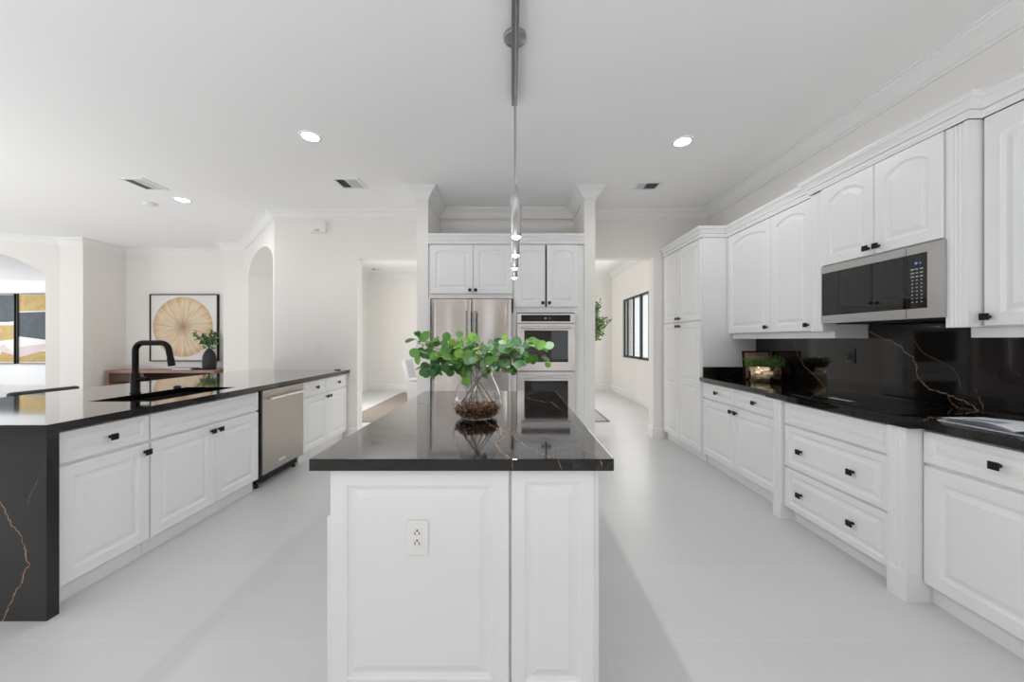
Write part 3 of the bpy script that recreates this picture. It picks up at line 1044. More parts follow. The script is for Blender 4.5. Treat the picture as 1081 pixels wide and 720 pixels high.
# cooktop
ck = thing('cooktop', 'flush black glass cooktop set in the right countertop', 'cooktop', (2.28, 2.25, ZC1 + .0005))
MB().bbox(-.245, .245, -.37, .37, 0, .005, .002).build('glass_surface', M_GLASSBLK, ck)
M_RING = mat('burner_ring_print', (.06, .06, .062), .2)
for (bx_, by_, br_) in ((.10, .20, .11), (.10, -.20, .09), (-.08, .22, .085), (-.07, -.2, .11)):
    rm = MB()
    rm.lathe([(br_, .0053), (br_ - .003, .0053)], 40, (bx_, by_, 0))
    rm.build('burner_ring', M_RING, ck)
MB().box(-.135, -.10, .02, .185, .0052, .0058).build('control_strip', mat('control_strip_print', (.55, .56, .58), .3), ck)

# ------------------------------------------------------------------ right run: uppers
gU = 'white wall cabinets above the cooktop wall'
UZ0, UZ1 = 1.375, 2.41
ua = cabinet('upper_cabinet', 'white double wall cabinet with arched panels between pantry and microwave', 'cabinet',
             (2.31, 3.836, 0), RT, 1.102, .305, UZ0, UZ1,
             [('door', .012, .637, UZ0 + .004, 2.407, {'arch': .05, 'knobs': [(.60, 1.427)]}),
              ('door', .641, 1.078, UZ0 + .004, 2.407, {'arch': .045, 'knobs': [(1.048, 1.427)]})], toe=False, group=gU)
MB().box(.005, 1.212, .06, .082, 1.323, UZ0 - .001).box(1.19, 1.212, .082, .304, 1.323, UZ0 - .001).build('light_rail', M_CAB, ua)
cabinet('upper_cabinet', 'short white double wall cabinet with arched panels directly above the microwave', 'cabinet',
        (2.262, 2.62, 0), RT, .742, .353, 1.842, UZ1,
        [('door', .004, .381, 1.846, 2.407, {'arch': .05, 'knobs': [(.352, 1.89)]}),
         ('door', .385, .738, 1.846, 2.407, {'arch': .05, 'knobs': [(.415, 1.89)]})], toe=False, group=gU)
uc = cabinet('upper_cabinet', 'white wall cabinet at the right edge past the microwave', 'cabinet',
             (2.335, 1.778, 0), RT, .56, .28, UZ0, UZ1,
             [('door', .006, .554, UZ0 + .004, 2.407, {'arch': .05, 'knobs': [(.028, 1.424)]})], toe=False, group=gU)
MB().box(-.088, .56, .06, .082, 1.323, UZ0 - .001).box(-.088, -.066, .082, .279, 1.323, UZ0 - .001).build('light_rail', M_CAB, uc)
pilaster('fluted white upright left of the microwave', 2.278, 2.622, 2.729, UZ0, UZ1, .33, 0)
pilaster('fluted white upright right of the microwave', 2.275, 1.783, 1.8755, UZ0, UZ1, .332, 0)

ccrown = [(0, 0), (.006, 0), (.008, .012), (.012, .016), (.014, .034), (.004, .036), (.004, .039), (.016, .041), (.02, .055), (.034, .078), (.044, .086), (.046, .098), (.050, .10), (.050, .11), (0, .11)]
ccr = [(o, UZ1 + .001 + z) for o, z in ccrown]
cp = [(2.030, 4.785), (2.030, 3.838), (2.314, 3.838), (2.314, 2.735), (2.272, 2.735), (2.272, 1.780), (2.338, 1.780), (2.338, 1.22)]
cm = sweep(MB(), cp, ccr, -1)
cm.prism([(2.030, 4.785), (2.030, 3.838), (XR - .004, 3.838), (XR - .004, 4.785)], UZ1 + .108, UZ1 + .111)
cm.prism([(2.272, 3.838), (2.272, 1.22), (XR - .004, 1.22), (XR - .004, 3.838)], UZ1 + .108, UZ1 + .111)
tag(cm.build('cabinet_cornice', M_CAB), 'stepped white cornice capping the wall cabinets on the right', 'cornice')

# microwave
mw = thing('microwave_oven', 'stainless over-the-range microwave with black glass front', 'microwave', (2.263, 2.617, 1.43), RT)
ww, hh = .747, .408
MB().box(.004, ww - .004, .03, .35, 0, hh).build('microwave_case', M_DARK, mw)
fm = MB()
gx0, gx1, gz0, gz1 = .006, .668, .056, .362
fm.slab([0, gx0, gx1, ww - .001], [0, gz0, gz1, hh], 0, .03, lambda i, j: i == 1 and j == 1)
fm.v = [(x, .03 - z, y) for x, y, z in fm.v]
fm.build('front_frame', M_STEELH, mw)
MB().box(gx0 + .0005, gx1 - .0005, .004, .028, gz0 + .0005, gz1 - .0005).build('door_glass', M_GLASSBLK, mw)
sx_ = .563
MB().box(sx_ - .0012, sx_ + .0012, -.0006, .0, .002, gz0).box(sx_ - .0012, sx_ + .0012, -.0006, 0, gz1, hh - .002).box(sx_ - .0012, sx_ + .0012, .0035, .004, gz0, gz1).build('door_seam', M_DARK, mw)
kp = MB()
for c in range(3):
    for r in range(10):
        zz = gz1 - .085 - r * .0205
        wd = (.018, .012, .015)[c] if r < 3 else .007
        cx_ = .592 + c * .0225
        kp.box(cx_ - wd / 2, cx_ + wd / 2, .0034, .004, zz - .003, zz + .003)
kp.build('keypad', M_KEYS, mw)
MB().box(.605, .617, .0034, .004, gz1 - .058, gz1 - .046).box(.627, .635, .0034, .004, gz1 - .058, gz1 - .05).build('display', M_DISP, mw)
MB().box(.05, ww - .05, .06, .30, -.008, -.0005).build('vent_grille', M_DARK, mw)

# ------------------------------------------------------------------ refrigerator recess
YT = 4.11
ft = cabinet('upper_cabinet', 'white double wall cabinet directly above the refrigerator', 'cabinet',
             (-.955, YT, 0), 0, .973, .62, 1.79, UZ1,
             [('door', .022, .5135, 1.842, 2.407, {'arch': .03, 'knobs': [(.48, 1.882)]}),
              ('door', .5165, .966, 1.842, 2.407, {'arch': .03, 'knobs': [(.545, 1.882)]})], toe=False)
tag(MB().box(-.955, -.933, YT + .001, YT + .62, 0, 1.789).build('tall_panel', M_CAB), 'slim white upright panel left of the refrigerator', 'panel')
ot = cabinet('oven_cabinet', 'tall white oven tower cabinet right of the refrigerator', 'cabinet',
             (.020, YT, 0), 0, .812, .62, 1.625, UZ1,
             [('door', .014, .366, 1.69, 2.407, {'arch': .03, 'knobs': [(.338, 1.735)]}),
              ('door', .386, .744, 1.69, 2.407, {'arch': .03, 'knobs': [(.414, 1.735)]})], toe=False, slots=(.360, .392, 1.69, 2.40))
MB().box(-.019, .040, .001, .62, .0, 1.624).build('stile', M_CAB, ot)
MB().box(.712, .812, .001, .62, .0, 1.624).build('stile', M_CAB, ot)
MB().box(.040, .712, .06, .62, 0, .10).build('toe_kick', M_CAB, ot)
front_mesh(.664, .30, None, 0, .036).build('drawer', M_CAB, ot, loc=(.044, 0, .105))
MB().box(.041, .711, .021, .60, .105, .41).build('drawer_box', M_CAB, ot)
fcr = [(o, z) for o, z in ccr]
fm = sweep(MB(), [(-.956, YT), (.833, YT)], fcr, -1)
fm.box(-.956, .833, YT, 4.74, UZ1 + .108, UZ1 + .111)
tag(fm.build('cabinet_cornice', M_CAB), 'straight white cornice over the refrigerator and oven cabinets', 'cornice')

# refrigerator
rf = thing('refrigerator', 'stainless french door refrigerator in the white recess', 'refrigerator', (-.455, 4.06, 0))
MB().box(-.455, .455, .075, .66, .02, 1.76).build('refrigerator_case', M_DARK, rf)


def curved_panel(x0, x1, z0, z1, bulge=.004, t=.07):
    mb = MB(); n = 16
    top = []
    for i in range(n + 1):
        u = i / n; x = lerp(x0, x1, u)
        e = 1 - (2 * u - 1) ** 2
        top.append((x, -bulge * e + (0.010 if i in (0, n) else 0)))
    poly = top + [(x1, t), (x0, t)]
    v = [(x, y, z0) for x, y in poly] + [(x, y, z1) for x, y in poly]
    m = len(poly)
    mb.add(v, [(i, i + 1, m + i + 1, m + i) for i in range(n)], smooth=True)
    mb.add(v, [list(range(m))[::-1], [m + i for i in range(m)]] + [(i, (i + 1) % m, m + (i + 1) % m, m + i) for i in range(n, m)])
    return mb


for sgn, x0, x1 in ((-1, -.455, -.004), (1, .004, .455)):
    d = curved_panel(x0, x1, .72, 1.775).build('door', M_STEEL, rf)
    hx = sgn * .05
    h = MB().tube([(hx, -.075, .80), (hx, -.075, 1.64)], .012, 14)
    for z in (.84, 1.62): h.tube([(hx, -.005, z), (hx, -.075, z)], .013, 12)
    h.build('handle', M_NICKEL, d)
d = curved_panel(-.455, .455, .06, .71).build('freezer_drawer', M_STEEL, rf)
h = MB().tube([(-.38, -.075, .65), (.38, -.075, .65)], .012, 14)
for x in (-.35, .35): h.tube([(x, -.005, .65), (x, -.075, .65)], .012, 12)
h.build('handle', M_NICKEL, d)
MB().box(-.44, .44, .05, .6, 0, .055).build('base_grille', M_DARK, rf)

# double wall oven
ov = thing('double_wall_oven', 'stainless double wall oven with black glass in the white tower', 'oven', (.396, 4.085, 0))
OW = .332
MB().box(-OW + .004, OW - .004, .03, .55, .42, 1.615).build('oven_case', M_DARK, ov)
cpn = MB(); cpn.slab([-OW, -.285, .275, OW], [1.506, 1.522, 1.596, 1.612], 0, .03, lambda i, j: i == 1 and j == 1)
cpn.v = [(x, .03 - z, y) for x, y, z in cpn.v]
c = cpn.build('control_panel', M_OVEN, ov)
MB().box(-.2845, .2745, .004, .028, 1.5225, 1.5955).build('control_glass', M_GLASSBLK, c)
MB().box(-.02, .006, .0034, .004, 1.553, 1.566).build('display', M_DISP, c)
MB().box(.03, .05, .0034, .004, 1.548, 1.570).build('control_mark', mat('dim_key_print', (.1, .105, .12), .3), c)
for z0, z1, g0, g1, hz in ((.958, 1.498, 1.058, 1.420, 1.452), (.425, .948, .52, .845, .892)):
    dm = MB(); dm.slab([-OW, -.25, .25, OW], [z0, g0, g1, z1], 0, .03, lambda i, j: i == 1 and j == 1)
    dm.v = [(x, .03 - z, y) for x, y, z in dm.v]
    d = dm.build('door', M_OVEN, ov)
    MB().box(-.2495, .2495, .003, .028, g0 + .0005, g1 - .0005).build('window_glass', M_GLASSBLK, d)
    h = MB().tube([(-.29, -.05, hz), (.29, -.05, hz)], .013, 14)
    for x in (-.26, .26): h.tube([(x, 0, hz), (x, -.05, hz)], .010, 10)
    h.build('handle', M_CHROME, d)

# ================================================================== ceiling fittings


def can_light(x, y, label):
    r = thing('recessed_light', label, 'ceiling light', (x, y, H), 0, 'recessed ceiling lights')
    MB().lathe([(.088, -.0005), (.088, -.006), (.078, -.009), (.067, -.004)], 32).build('trim_ring', M_WHITE, r)
    MB().lathe([(.067, -.004), (.04, -.003), (.0005, -.003)], 32).build('lens', M_LED, r)
    d = bpy.data.lights.new('recessed_lamp', 'SPOT'); d.energy = P_CAN; d.spot_size = 3.0; d.spot_blend = .5; d.shadow_soft_size = .07
    o = bpy.data.objects.new('recessed_lamp', d); COL.objects.link(o); o.parent = r; o.location = (0, 0, -.03)
    return r


can_light(-1.72, 3.06, 'bright round recessed light over the aisle left of the island')
can_light(1.50, 3.14, 'bright round recessed light over the aisle right of the island')
can_light(-4.08, 4.44, 'small round recessed light past the far left ceiling vent')


def vent(x0, x1, y0, y1, label, flip=1, group='ceiling air vents'):
    r = thing('ceiling_vent', label, 'vent', ((x0 + x1) / 2, (y0 + y1) / 2, H), 0, group)
    a, b = (x1 - x0) / 2, (y1 - y0) / 2
    fm = MB(); t = .028
    fm.slab([-a, -a + t, a - t, a], [-b, -b + t, b - t, b], -.012, -.0005, lambda i, j: i == 1 and j == 1)
    fm.build('vent_frame', M_WHITE, r)
    MB().box(-a + t, a - t, -b + t, b - t, -.0012, -.0005).build('vent_backing', M_DARK, r)
    n = 9
    sm = MB()
    for i in range(n):
        c = lerp(-a + t, a - t, (i + .5) / n)
        s0 = len(sm.v)
        lean = (.011 if c * flip < -a * .1 else -.011)
        sm.add([(c - .006 - lean * .5, -b + t, -.003), (c - .006 + lean * .5, -b + t, -.013), (c - .006 + lean * .5, b - t, -.013), (c - .006 - lean * .5, b - t, -.003),
                (c - .0045 - lean * .5, -b + t, -.003), (c - .0045 + lean * .5, -b + t, -.013), (c - .0045 + lean * .5, b - t, -.013), (c - .0045 - lean * .5, b - t, -.003)],
               [(0, 1, 2, 3), (7, 6, 5, 4), (0, 3, 7, 4), (1, 5, 6, 2), (0, 4, 5, 1), (3, 2, 6, 7)])
    sm.build('vent_louvers', M_WHITE, r)
    return r


vent(-4.216, -3.952, 3.83, 4.135, 'white louvered ceiling vent at the far left')
vent(-1.937, -1.648, 3.83, 4.10, 'white louvered ceiling vent left of the pendant lights')
vent(1.374, 1.668, 3.92, 4.136, 'white louvered ceiling vent right of the pendant lights')
vent(-3.45, -3.2, 8.65, 8.9, 'small vent in the dining room ceiling seen through the left opening')
tag(MB().lathe([(.001, -.03), (.05, -.03), (.06, -.02), (.06, 0)], 24, (-4.6, 4.55, H - .0005)).build('smoke_detector', M_WHITE),
    'small white disc detector on the ceiling beside the far left vent', 'detector')

# linear pendant fixture over the island
PX = .02
pf = thing('linear_pendant', 'grey ceiling bar with four slim chrome pendants over the island', 'pendant light', (PX, 2.05, H))
MB().lathe([(.001, -.022), (.06, -.022), (.064, -.018), (.064, -.0005)], 32).build('canopy', M_NICKEL, pf)
MB().bbox(-.0205, .0205, -.54, .53, -.055, -.023, .003).build('bar', M_NICKEL, pf)
for k in range(4):
    y = -.50 + k * .34
    zt_, zb2 = 1.985 - H, 1.757 - H
    pm = MB()
    pm.lathe([(.0015, zt_), (.004, zt_ - .004), (.0145, zt_ - .040), (.0225, zt_ - .062), (.0235, zt_ - .072), (.0235, zb2 + .002), (.022, zb2), (.0195, zb2), (.0195, zb2 + .03), (.001, zb2 + .031)], 24, (0, y, 0))
    p = pm.build('pendant', M_PEND, pf)
    MB().tube([(0, y, -.055), (0, y, zt_ - .002)], .0016, 8).build('cable', M_NICKEL, p)
    MB().lathe([(.001, zb2 - .011), (.011, zb2 - .009), (.019, zb2 - .002), (.0192, zb2 + .012), (.001, zb2 + .014)], 20, (0, y, 0)).build('bulb', M_BULB, p)
    d = bpy.data.lights.new('pendant_lamp', 'SPOT'); d.energy = P_PEND; d.spot_size = 2.75; d.spot_blend = .35; d.shadow_soft_size = .018
    d.color = (1, .97, .94)
    o = bpy.data.objects.new('pendant_lamp', d); COL.objects.link(o); o.parent = pf; o.location = (0, y, zb2 - .016)

# ================================================================== small wall fittings


def plate(name, label, cat, loc, rot, w, h, mats=M_PLATE, kind='switch'):
    r = thing(name, label, cat, loc, rot)
    MB().bbox(-w / 2, w / 2, -.006, -.0003, -h / 2, h / 2, .002).build('cover_plate', mats, r)
    return r


o = plate('power_outlet', 'white duplex outlet on the island end panel', 'outlet', (-.318, 1.2143, .678), 0, .072, .117)
o.location = px_y(441, 567, 1.2155); 
MB().bbox(-.017, .017, -.0085, -.006, -.034, .034, .0008).build('receptacle', M_PLATE, o)
sl = MB()
for zz in (.017, -.017):
    sl.box(-.009, -.0055, -.009, -.0086, zz - .005, zz + .005).box(.0055, .009, -.009, -.0086, zz - .005, zz + .005)
    sl.lathe([(.0001, -.009), (.0038, -.009)], 10, (0, 0, zz + .0095 if zz > 0 else zz + .0095), axis='y')
sl.build('outlet_slots', M_SLOT, o)
s1 = plate('light_switch', 'white rocker switch on the far wall above the left countertop', 'switch', px_y(336, 367, YB), 0, .078, .12)
MB().bbox(-.017, .017, -.0085, -.006, -.033, .033, .001).build('rocker', M_PLATE, s1)
s2 = plate('light_switch', 'white switch on the dining room far wall seen through the left opening', 'switch', px_y(403, 361, YF), 0, .12, .12)
MB().bbox(-.017, .017, -.0085, -.006, -.033, .033, .001).build('rocker', M_PLATE, s2)
s3 = plate('light_switch', 'white switch on the pier right of the round artwork', 'switch', px_y(257, 365, 6.45), 0, .078, .12)
MB().bbox(-.017, .017, -.0085, -.006, -.033, .033, .001).build('rocker', M_PLATE, s3)
ch = thing('door_chime', 'white chime box high on the far wall left of the opening', 'chime', px_y(337, 240.5, YB), 0)
MB().bbox(-.10, .10, -.05, -.0005, -.075, .075, .006).build('chime_cover', M_WALL, ch)
gr = MB()
for i in range(4): gr.box(-.03, .03, -.0512, -.05, -.055 + i * .006, -.0525 + i * .006)
gr.build('speaker_slots', M_SLOT, ch)
tag(MB().lathe([(.0005, -.02), (.02, -.018), (.028, -.0005)], 20, px_y(642, 256.5, YB), axis='y').build('wall_sensor', M_WALL), 'small round sensor on the wall above the right opening', 'sensor')
ob = plate('power_outlet', 'dark outlet on the black backsplash', 'outlet', px_x(898, 375.5, XS), RT, .075, .118, mat('plate_reflection_grey', (.03, .03, .032), .15))  # black cover plate, the reflection on its face painted in as grey
MB().bbox(-.017, .017, -.0085, -.006, -.034, .034, .001).build('receptacle', M_BLACK, ob)
MB().bbox(.028, .0375, -.007, -.006, -.059, .059, .0004).build('plate_edge', M_BLACK, ob)

# ================================================================== foliage helpers


def leaf(mb, c, n, up_, L, Wd, col, cup=.15, m=8, tip=0.0):
    """cupped leaf; n = normal, up_ = direction of its long axis, c = base point"""
    n = n.normalized(); u = (up_ - n * up_.dot(n)).normalized(); s = n.cross(u)
    v = [c + u * L * .5 - n * cup * L * .35]
    for i in range(m):
        a = 2 * PI * i / m
        y = -math.cos(a); x = math.sin(a)
        wx = Wd * .5 * (1 - tip * max(0, y) ** 1.5)
        v.append(c + u * L * (.5 + .5 * y) + s * wx * x + n * cup * L * (x * x) * .5)
    mb.add(v, [(0, i + 1, (i + 1) % m + 1) for i in range(m)], True, (*col, 1))


def rv(r=1): return Vector((random.uniform(-r, r), random.uniform(-r, r), random.uniform(-r, r)))


# glass vase with eucalyptus on the island
vc = px_z(504, 440.5, ZC1)
va = thing('glass_vase', 'clear teardrop glass vase standing on the island', 'vase', (vc.x, vc.y, ZC1 + .0005))
prof = [(.001, .004), (.075, .004), (.088, .006), (.108, .022), (.122, .05), (.127, .078), (.124, .105), (.113, .14), (.098, .175), (.084, .205), (.074, .23), (.072, .243), (.075, .256)]
inner = [(r - .004 if r > .01 else r, z + .004) for r, z in prof]
MB().lathe(prof + inner[::-1], 48).build('vase_glass', M_GLASS, va)
MB().lathe([(.001, .0), (.078, 0), (.088, .004), (.078, .009), (.001, .01)], 40).build('vase_foot', M_GLASS, va)
# bark chips inside
bc = MB()
for i in range(520):
    a = random.uniform(0, 2 * PI)
    z = .014 + random.random() * .050
    r = min(.112, .076 + z * .95) * math.sqrt(random.random())
    c = Vector((r * math.cos(a), r * math.sin(a), z))
    M = Matrix.Translation(c) @ Matrix.Rotation(random.uniform(0, 6), 4, rv().normalized())
    b0 = len(bc.v); sx, sy, sz = random.uniform(.004, .013), random.uniform(.003, .006), random.uniform(.0015, .003)
    bc.box(-sx, sx, -sy, sy, -sz, sz); bc.xf(M, b0)
    t = random.random(); cc = (lerp(.07, .48, t * t), lerp(.03, .20, t * t), lerp(.012, .07, t * t), 1)
    for q in range(6): bc.col[-1 - q] = cc
M_BARK = leaf_mat('bark_chips', .8)
tag(bc.build('bark_chips', M_BARK, loc=(vc.x, vc.y, ZC1 + .001)), 'brown bark chips filling the bottom of the glass vase', 'bark chips', kind='stuff')

GREENS = [(.10, .26, .05), (.07, .20, .055), (.14, .33, .06), (.22, .42, .07), (.10, .24, .12), (.30, .46, .28), (.05, .15, .045)]


def branch(label, ctrl, nleaf, lsize, seed, spread=.05, greens=GREENS, span=(.42, 1.0)):
    """a stem through control points with round leaves along its outer part"""
    random.seed(seed)
    r = thing('eucalyptus_branch', label, 'branch', (vc.x, vc.y, ZC1), 0, 'eucalyptus branches in the glass vase')
    P = [Vector(p) for p in ctrl]
    P[0] = Vector((P[0].x * 1.55, P[0].y * 1.2, .05))
    P[1].x *= 1.9
    pts = []
    nseg = 8
    Q = [P[0] * 2 - P[1]] + P + [P[-1] * 2 - P[-2]]
    for i in range(1, len(Q) - 2):
        for j in range(nseg):
            t = j / nseg
            p0, p1, p2, p3 = Q[i - 1], Q[i], Q[i + 1], Q[i + 2]
            pts.append(.5 * ((2 * p1) + (p2 - p0) * t + (2 * p0 - 5 * p1 + 4 * p2 - p3) * t * t + (3 * p1 - p0 - 3 * p2 + p3) * t ** 3))
    pts.append(P[-1])
    n = len(pts)
    sm = MB().tube(pts, [lerp(.0032, .0010, i / (n - 1)) for i in range(n)], 7)
    lm = MB()
    for k in range(nleaf):
        t = lerp(span[0], span[1], (k + random.random() * .6) / nleaf)
        i = min(n - 2, int(t * (n - 1)))
        b = pts[i].lerp(pts[i + 1], t * (n - 1) - i)
        d = (pts[i + 1] - pts[i]).normalized()
        off = rv(); off = (off - d * off.dot(d) * .7).normalized()
        ln = random.uniform(.3, 1) * spread
        c = b + off * ln + d * random.uniform(0, .015)
        sm.tube([b, b.lerp(c, .5) + Vector((0, 0, .004)), c], [.0009, .0008, .0006], 5, False)
        nrm = (Vector((0, -.75, .55)) + rv(.8)).normalized()
        L = lsize * random.uniform(.7, 1.15)
        g = Vector(random.choice(greens)) * random.uniform(.75, 1.25)
        leaf(lm, c, nrm, off + d * .5 + rv(.3), L, L * random.uniform(.9, 1.05), tuple(g), random.uniform(.05, .25), 10)
    sm.build('stem', M_STEM, r)
    lm.build('leaves', M_LEAF, r)
    return r


B0 = [(.05, 0, .03), (.02, -.01, .13), (-.05, .0, .245)]
branch('leafy branch reaching furthest left out of the glass vase', [(.06, .01, .035), (.02, 0, .14), (-.05, -.005, .25), (-.15, -.02, .33), (-.24, -.03, .365), (-.30, -.03, .38)], 44, .051, 3, .060, GREENS[:3] + GREENS[6:])
branch('leafy branch drooping left beside the vase rim', [(.05, -.03, .035), (.01, -.02, .14), (-.05, -.03, .24), (-.12, -.06, .29), (-.19, -.07, .285), (-.23, -.06, .25)], 40, .048, 4, .055, [GREENS[1], GREENS[6], GREENS[0], GREENS[2]])
branch('upright bright green branch left of the vase centre', [(.03, .05, .035), (0, .02, .15), (-.03, .0, .25), (-.08, -.01, .32), (-.12, 0, .37)], 38, .049, 5, .06, [GREENS[3], GREENS[2], GREENS[0]])
branch('short pale leafy branch at the middle of the vase', [(-.02, -.05, .035), (0, -.03, .15), (.01, -.03, .25), (.015, -.05, .32), (.03, -.04, .375)], 36, .047, 6, .07, [GREENS[5], GREENS[2], GREENS[3], GREENS[0], GREENS[4]])
branch('leafy branch leaning right across the vase rim', [(-.07, 0, .035), (-.02, 0, .13), (.05, -.005, .245), (.11, -.03, .30), (.16, -.05, .31), (.20, -.05, .27)], 40, .048, 7, .055, [GREENS[0], GREENS[1], GREENS[5], GREENS[6]])
branch('light green branch reaching furthest right out of the glass vase', [(-.06, .03, .035), (-.02, .01, .14), (.05, .01, .25), (.16, 0, .345), (.27, -.01, .345), (.355, -.02, .32)], 34, .050, 8, .052, [GREENS[3], GREENS[5], GREENS[4], GREENS[2], GREENS[0]])
branch('branch rising behind the others toward the right', [(-.04, .06, .035), (-.01, .04, .15), (.04, .03, .25), (.09, .03, .33), (.15, .03, .375)], 28, .048, 9, .055, [GREENS[5], GREENS[4], GREENS[3]])
random.seed(21)

# ------------------------------------------------------------------ right counter accessories
fc_ = px_z(808, 402.6, ZC1)
pp = thing('potted_fern', 'small bushy green plant in a round brass pot on the right countertop', 'plant', (2.415, 3.405, ZC1 + .0005))
MB().lathe([(.001, .004), (.128, .004), (.131, 0), (.135, .004), (.135, .146), (.132, .150), (.129, .146), (.129, .12)], 48).build('pot', M_BRASS, pp)
MB().lathe([(.001, .125), (.129, .12)], 30).build('soil', M_SOIL, pp)
fl = MB(); fs_ = MB()
for i in range(150):
    a = random.uniform(0, 2 * PI); rr = .125 * math.sqrt(random.random())
    b = Vector((rr * math.cos(a), rr * math.sin(a), .12))
    out = Vector((math.cos(a), math.sin(a), 0))
    tip = b + out * random.uniform(.0, .06) + Vector((0, 0, random.uniform(.04, .115)))
    fs_.tube([b, b.lerp(tip, .5) + Vector((0, 0, .01)), tip], .0012, 4, False)
    for q in range(5):
        c = b.lerp(tip, .45 + .13 * q)
        g = Vector(random.choice([(.07, .22, .04), (.12, .33, .05), (.05, .15, .05), (.18, .36, .08)])) * random.uniform(.8, 1.2)
        leaf(fl, c, rv() + Vector((0, -.3, .7)), out * random.uniform(.2, 1) + rv(.8) + Vector((0, 0, .4)), random.uniform(.022, .038), .009, tuple(g), .1, 6, .5)
fs_.build('stems', M_STEM, pp); fl.build('foliage', M_LEAF, pp)

pfm = thing('picture_frame', 'small black framed pink print leaning behind the brass pot', 'picture frame', (2.462, 3.59, ZC1 + .0005))
fr = MB(); fr.slab([-.137, -.124, .124, .137], [0, .013, .272, .285], -.018, 0, lambda i, j: i == 1 and j == 1)
fr.v = [(x, z, y) for x, y, z in fr.v]
f1 = fr.build('frame', M_BLACK, pfm)
pm = MB().box(-.1238, .1238, -.010, -.004, .0135, .2715)
pm.mi = 1
pm.box(-.075, .085, -.0105, -.0100, .06, .235)
for i in range(2): pm.box(-.106 + i * .016, -.099 + i * .016, -.0105, -.0100, .02, .265)
p1 = pm.build('print', [M_PINK, mat('print_pale_rose', (.55, .34, .27), .5, noise=.3, nscale=30)], pfm)
for o in (f1, p1): o.rotation_euler = (-.10, 0, 0)

# open magazine
mg = thing('open_magazine', 'open magazine with white pages lying on the right countertop', 'magazine', (2.0, 1.50, ZC1 + .0005), 0)
for sgn, nm in ((1, 'pages'), (-1, 'pages')):
    pm = MB()
    n = 14
    for layer in range(3):
        prof_ = []
        for i in range(n + 1):
            t = i / n
            y = sgn * t * (.265 - layer * .006)
            z = (.004 + .014 * math.sin(min(1, t * 2.2) * PI / 2) * (1 - .75 * t)) * (1 + layer * .45) + layer * .0015
            prof_.append((y, z))
        v = [(.105, y, z) for y, z in prof_] + [(.305, y, z + .0005) for y, z in prof_]
        m = n + 1
        pm.mi = 0
        pm.add(v, [(i, i + 1, m + i + 1, m + i) for i in range(n)], True)
        if layer == 2:
            pm.mi = 1
            a, b = (4, 12)
            v2 = [(.13, y, z + .0006) for y, z in prof_[a:b]] + [(.20, y, z + .0008) for y, z in prof_[a:b]]
            m2 = b - a
            pm.add(v2, [(i, i + 1, m2 + i + 1, m2 + i) for i in range(m2 - 1)], True)
    pm.build(nm, [M_PAPER, M_PRINT], mg)
MB().box(.103, .307, -.27, .27, 0, .002).build('cover', M_PAPER, mg)

# ================================================================== far left: console and art
cs = thing('console_table', 'brown wooden console table below the round artwork', 'console table', (-6.33, 6.64, 0))
MB().bbox(-.98, .98, -.2, .21, .715, .765, .004).build('table_top', M_WOOD, cs)
for x0, x1 in ((-.98, -.92), (.92, .98)): MB().bbox(x0, x1, -.2, .2, 0, .714, .003).build('side_panel', M_WOOD, cs)
MB().box(-.919, .919, -.17, .2, .20, .24).build('lower_shelf', M_WOOD, cs)
MB().box(-.919, .919, .185, .2, .241, .714).build('back_board', mat('console_dark_back', (.06, .03, .022), .6), cs)
MB().box(-.919, -.30, -.18, -.165, .56, .714).build('apron', mat('console_dark_apron', (.07, .035, .025), .6), cs)

bv = thing('black_vase', 'black bottle-shaped vase with leafy stems on the console', 'vase', (-5.62, 6.66, .7655))
MB().lathe([(.001, 0), (.092, 0), (.10, .008), (.105, .08), (.106, .16), (.098, .25), (.075, .32), (.045, .36), (.036, .385), (.030, .385), (.030, .36)], 32).build('vase_body', M_VASEBLK, bv)
fl = MB(); fs_ = MB()
for i in range(9):
    a = random.uniform(0, 2 * PI)
    tip = Vector((.30 * math.cos(a) * random.uniform(.3, 1) - .02, .12 * math.sin(a), random.uniform(.50, .70)))
    b = Vector((0, 0, .30))
    fs_.tube([b, Vector((0, 0, .40)), b.lerp(tip, .6) + Vector((0, 0, .05)), tip], .004, 5, False)
    for q in range(13):
        c = b.lerp(tip, .5 + .045 * q) + rv(.04)
        g = Vector(random.choice([(.05, .15, .04), (.09, .22, .05), (.14, .30, .08), (.04, .10, .03)]))
        leaf(fl, c, rv() + Vector((0, -.6, .4)), rv() + Vector((tip.x * 2, 0, .3)), random.uniform(.06, .1), .038, tuple(g), .12, 7, .4)
fs_.build('stems', M_STEM, bv); fl.build('foliage', M_LEAF, bv)

bk = thing('book', 'blue book lying on the console beside the black vase', 'book', (-6.02, 6.62, .7655), .1)
MB().bbox(-.16, .16, -.11, .11, 0, .004, .001).bbox(-.16, .16, -.11, .11, .030, .034, .001).bbox(-.16, -.155, -.11, .11, 0, .034, .001).build('book_cover', M_BLUE, bk)
MB().box(-.154, .155, -.105, .105, .0042, .0298).build('book_pages', M_PAPER, bk)
tr = thing('small_tray', 'low dark tray between the blue book and black vase', 'tray', (-5.79, 6.60, .7655))
MB().lathe([(.001, .004), (.06, .004), (.075, .02), (.078, .02), (.065, 0), (.001, 0)], 24).build('tray_dish', M_BLACK, tr)


def framed(name, label, cat, X, Y, Z, w, h, depth=.045, lip=.016):
    r = thing(name, label, cat, (X, Y, Z - h / 2))
    fr = MB()
    fr.slab([-w / 2, -w / 2 + lip, w / 2 - lip, w / 2], [0, lip, h - lip, h], 0, depth, lambda i, j: i == 1 and j == 1)
    fr.v = [(x, -z - .001, y) for x, y, z in fr.v]
    fr.build('frame', M_BLACK, r)
    return r


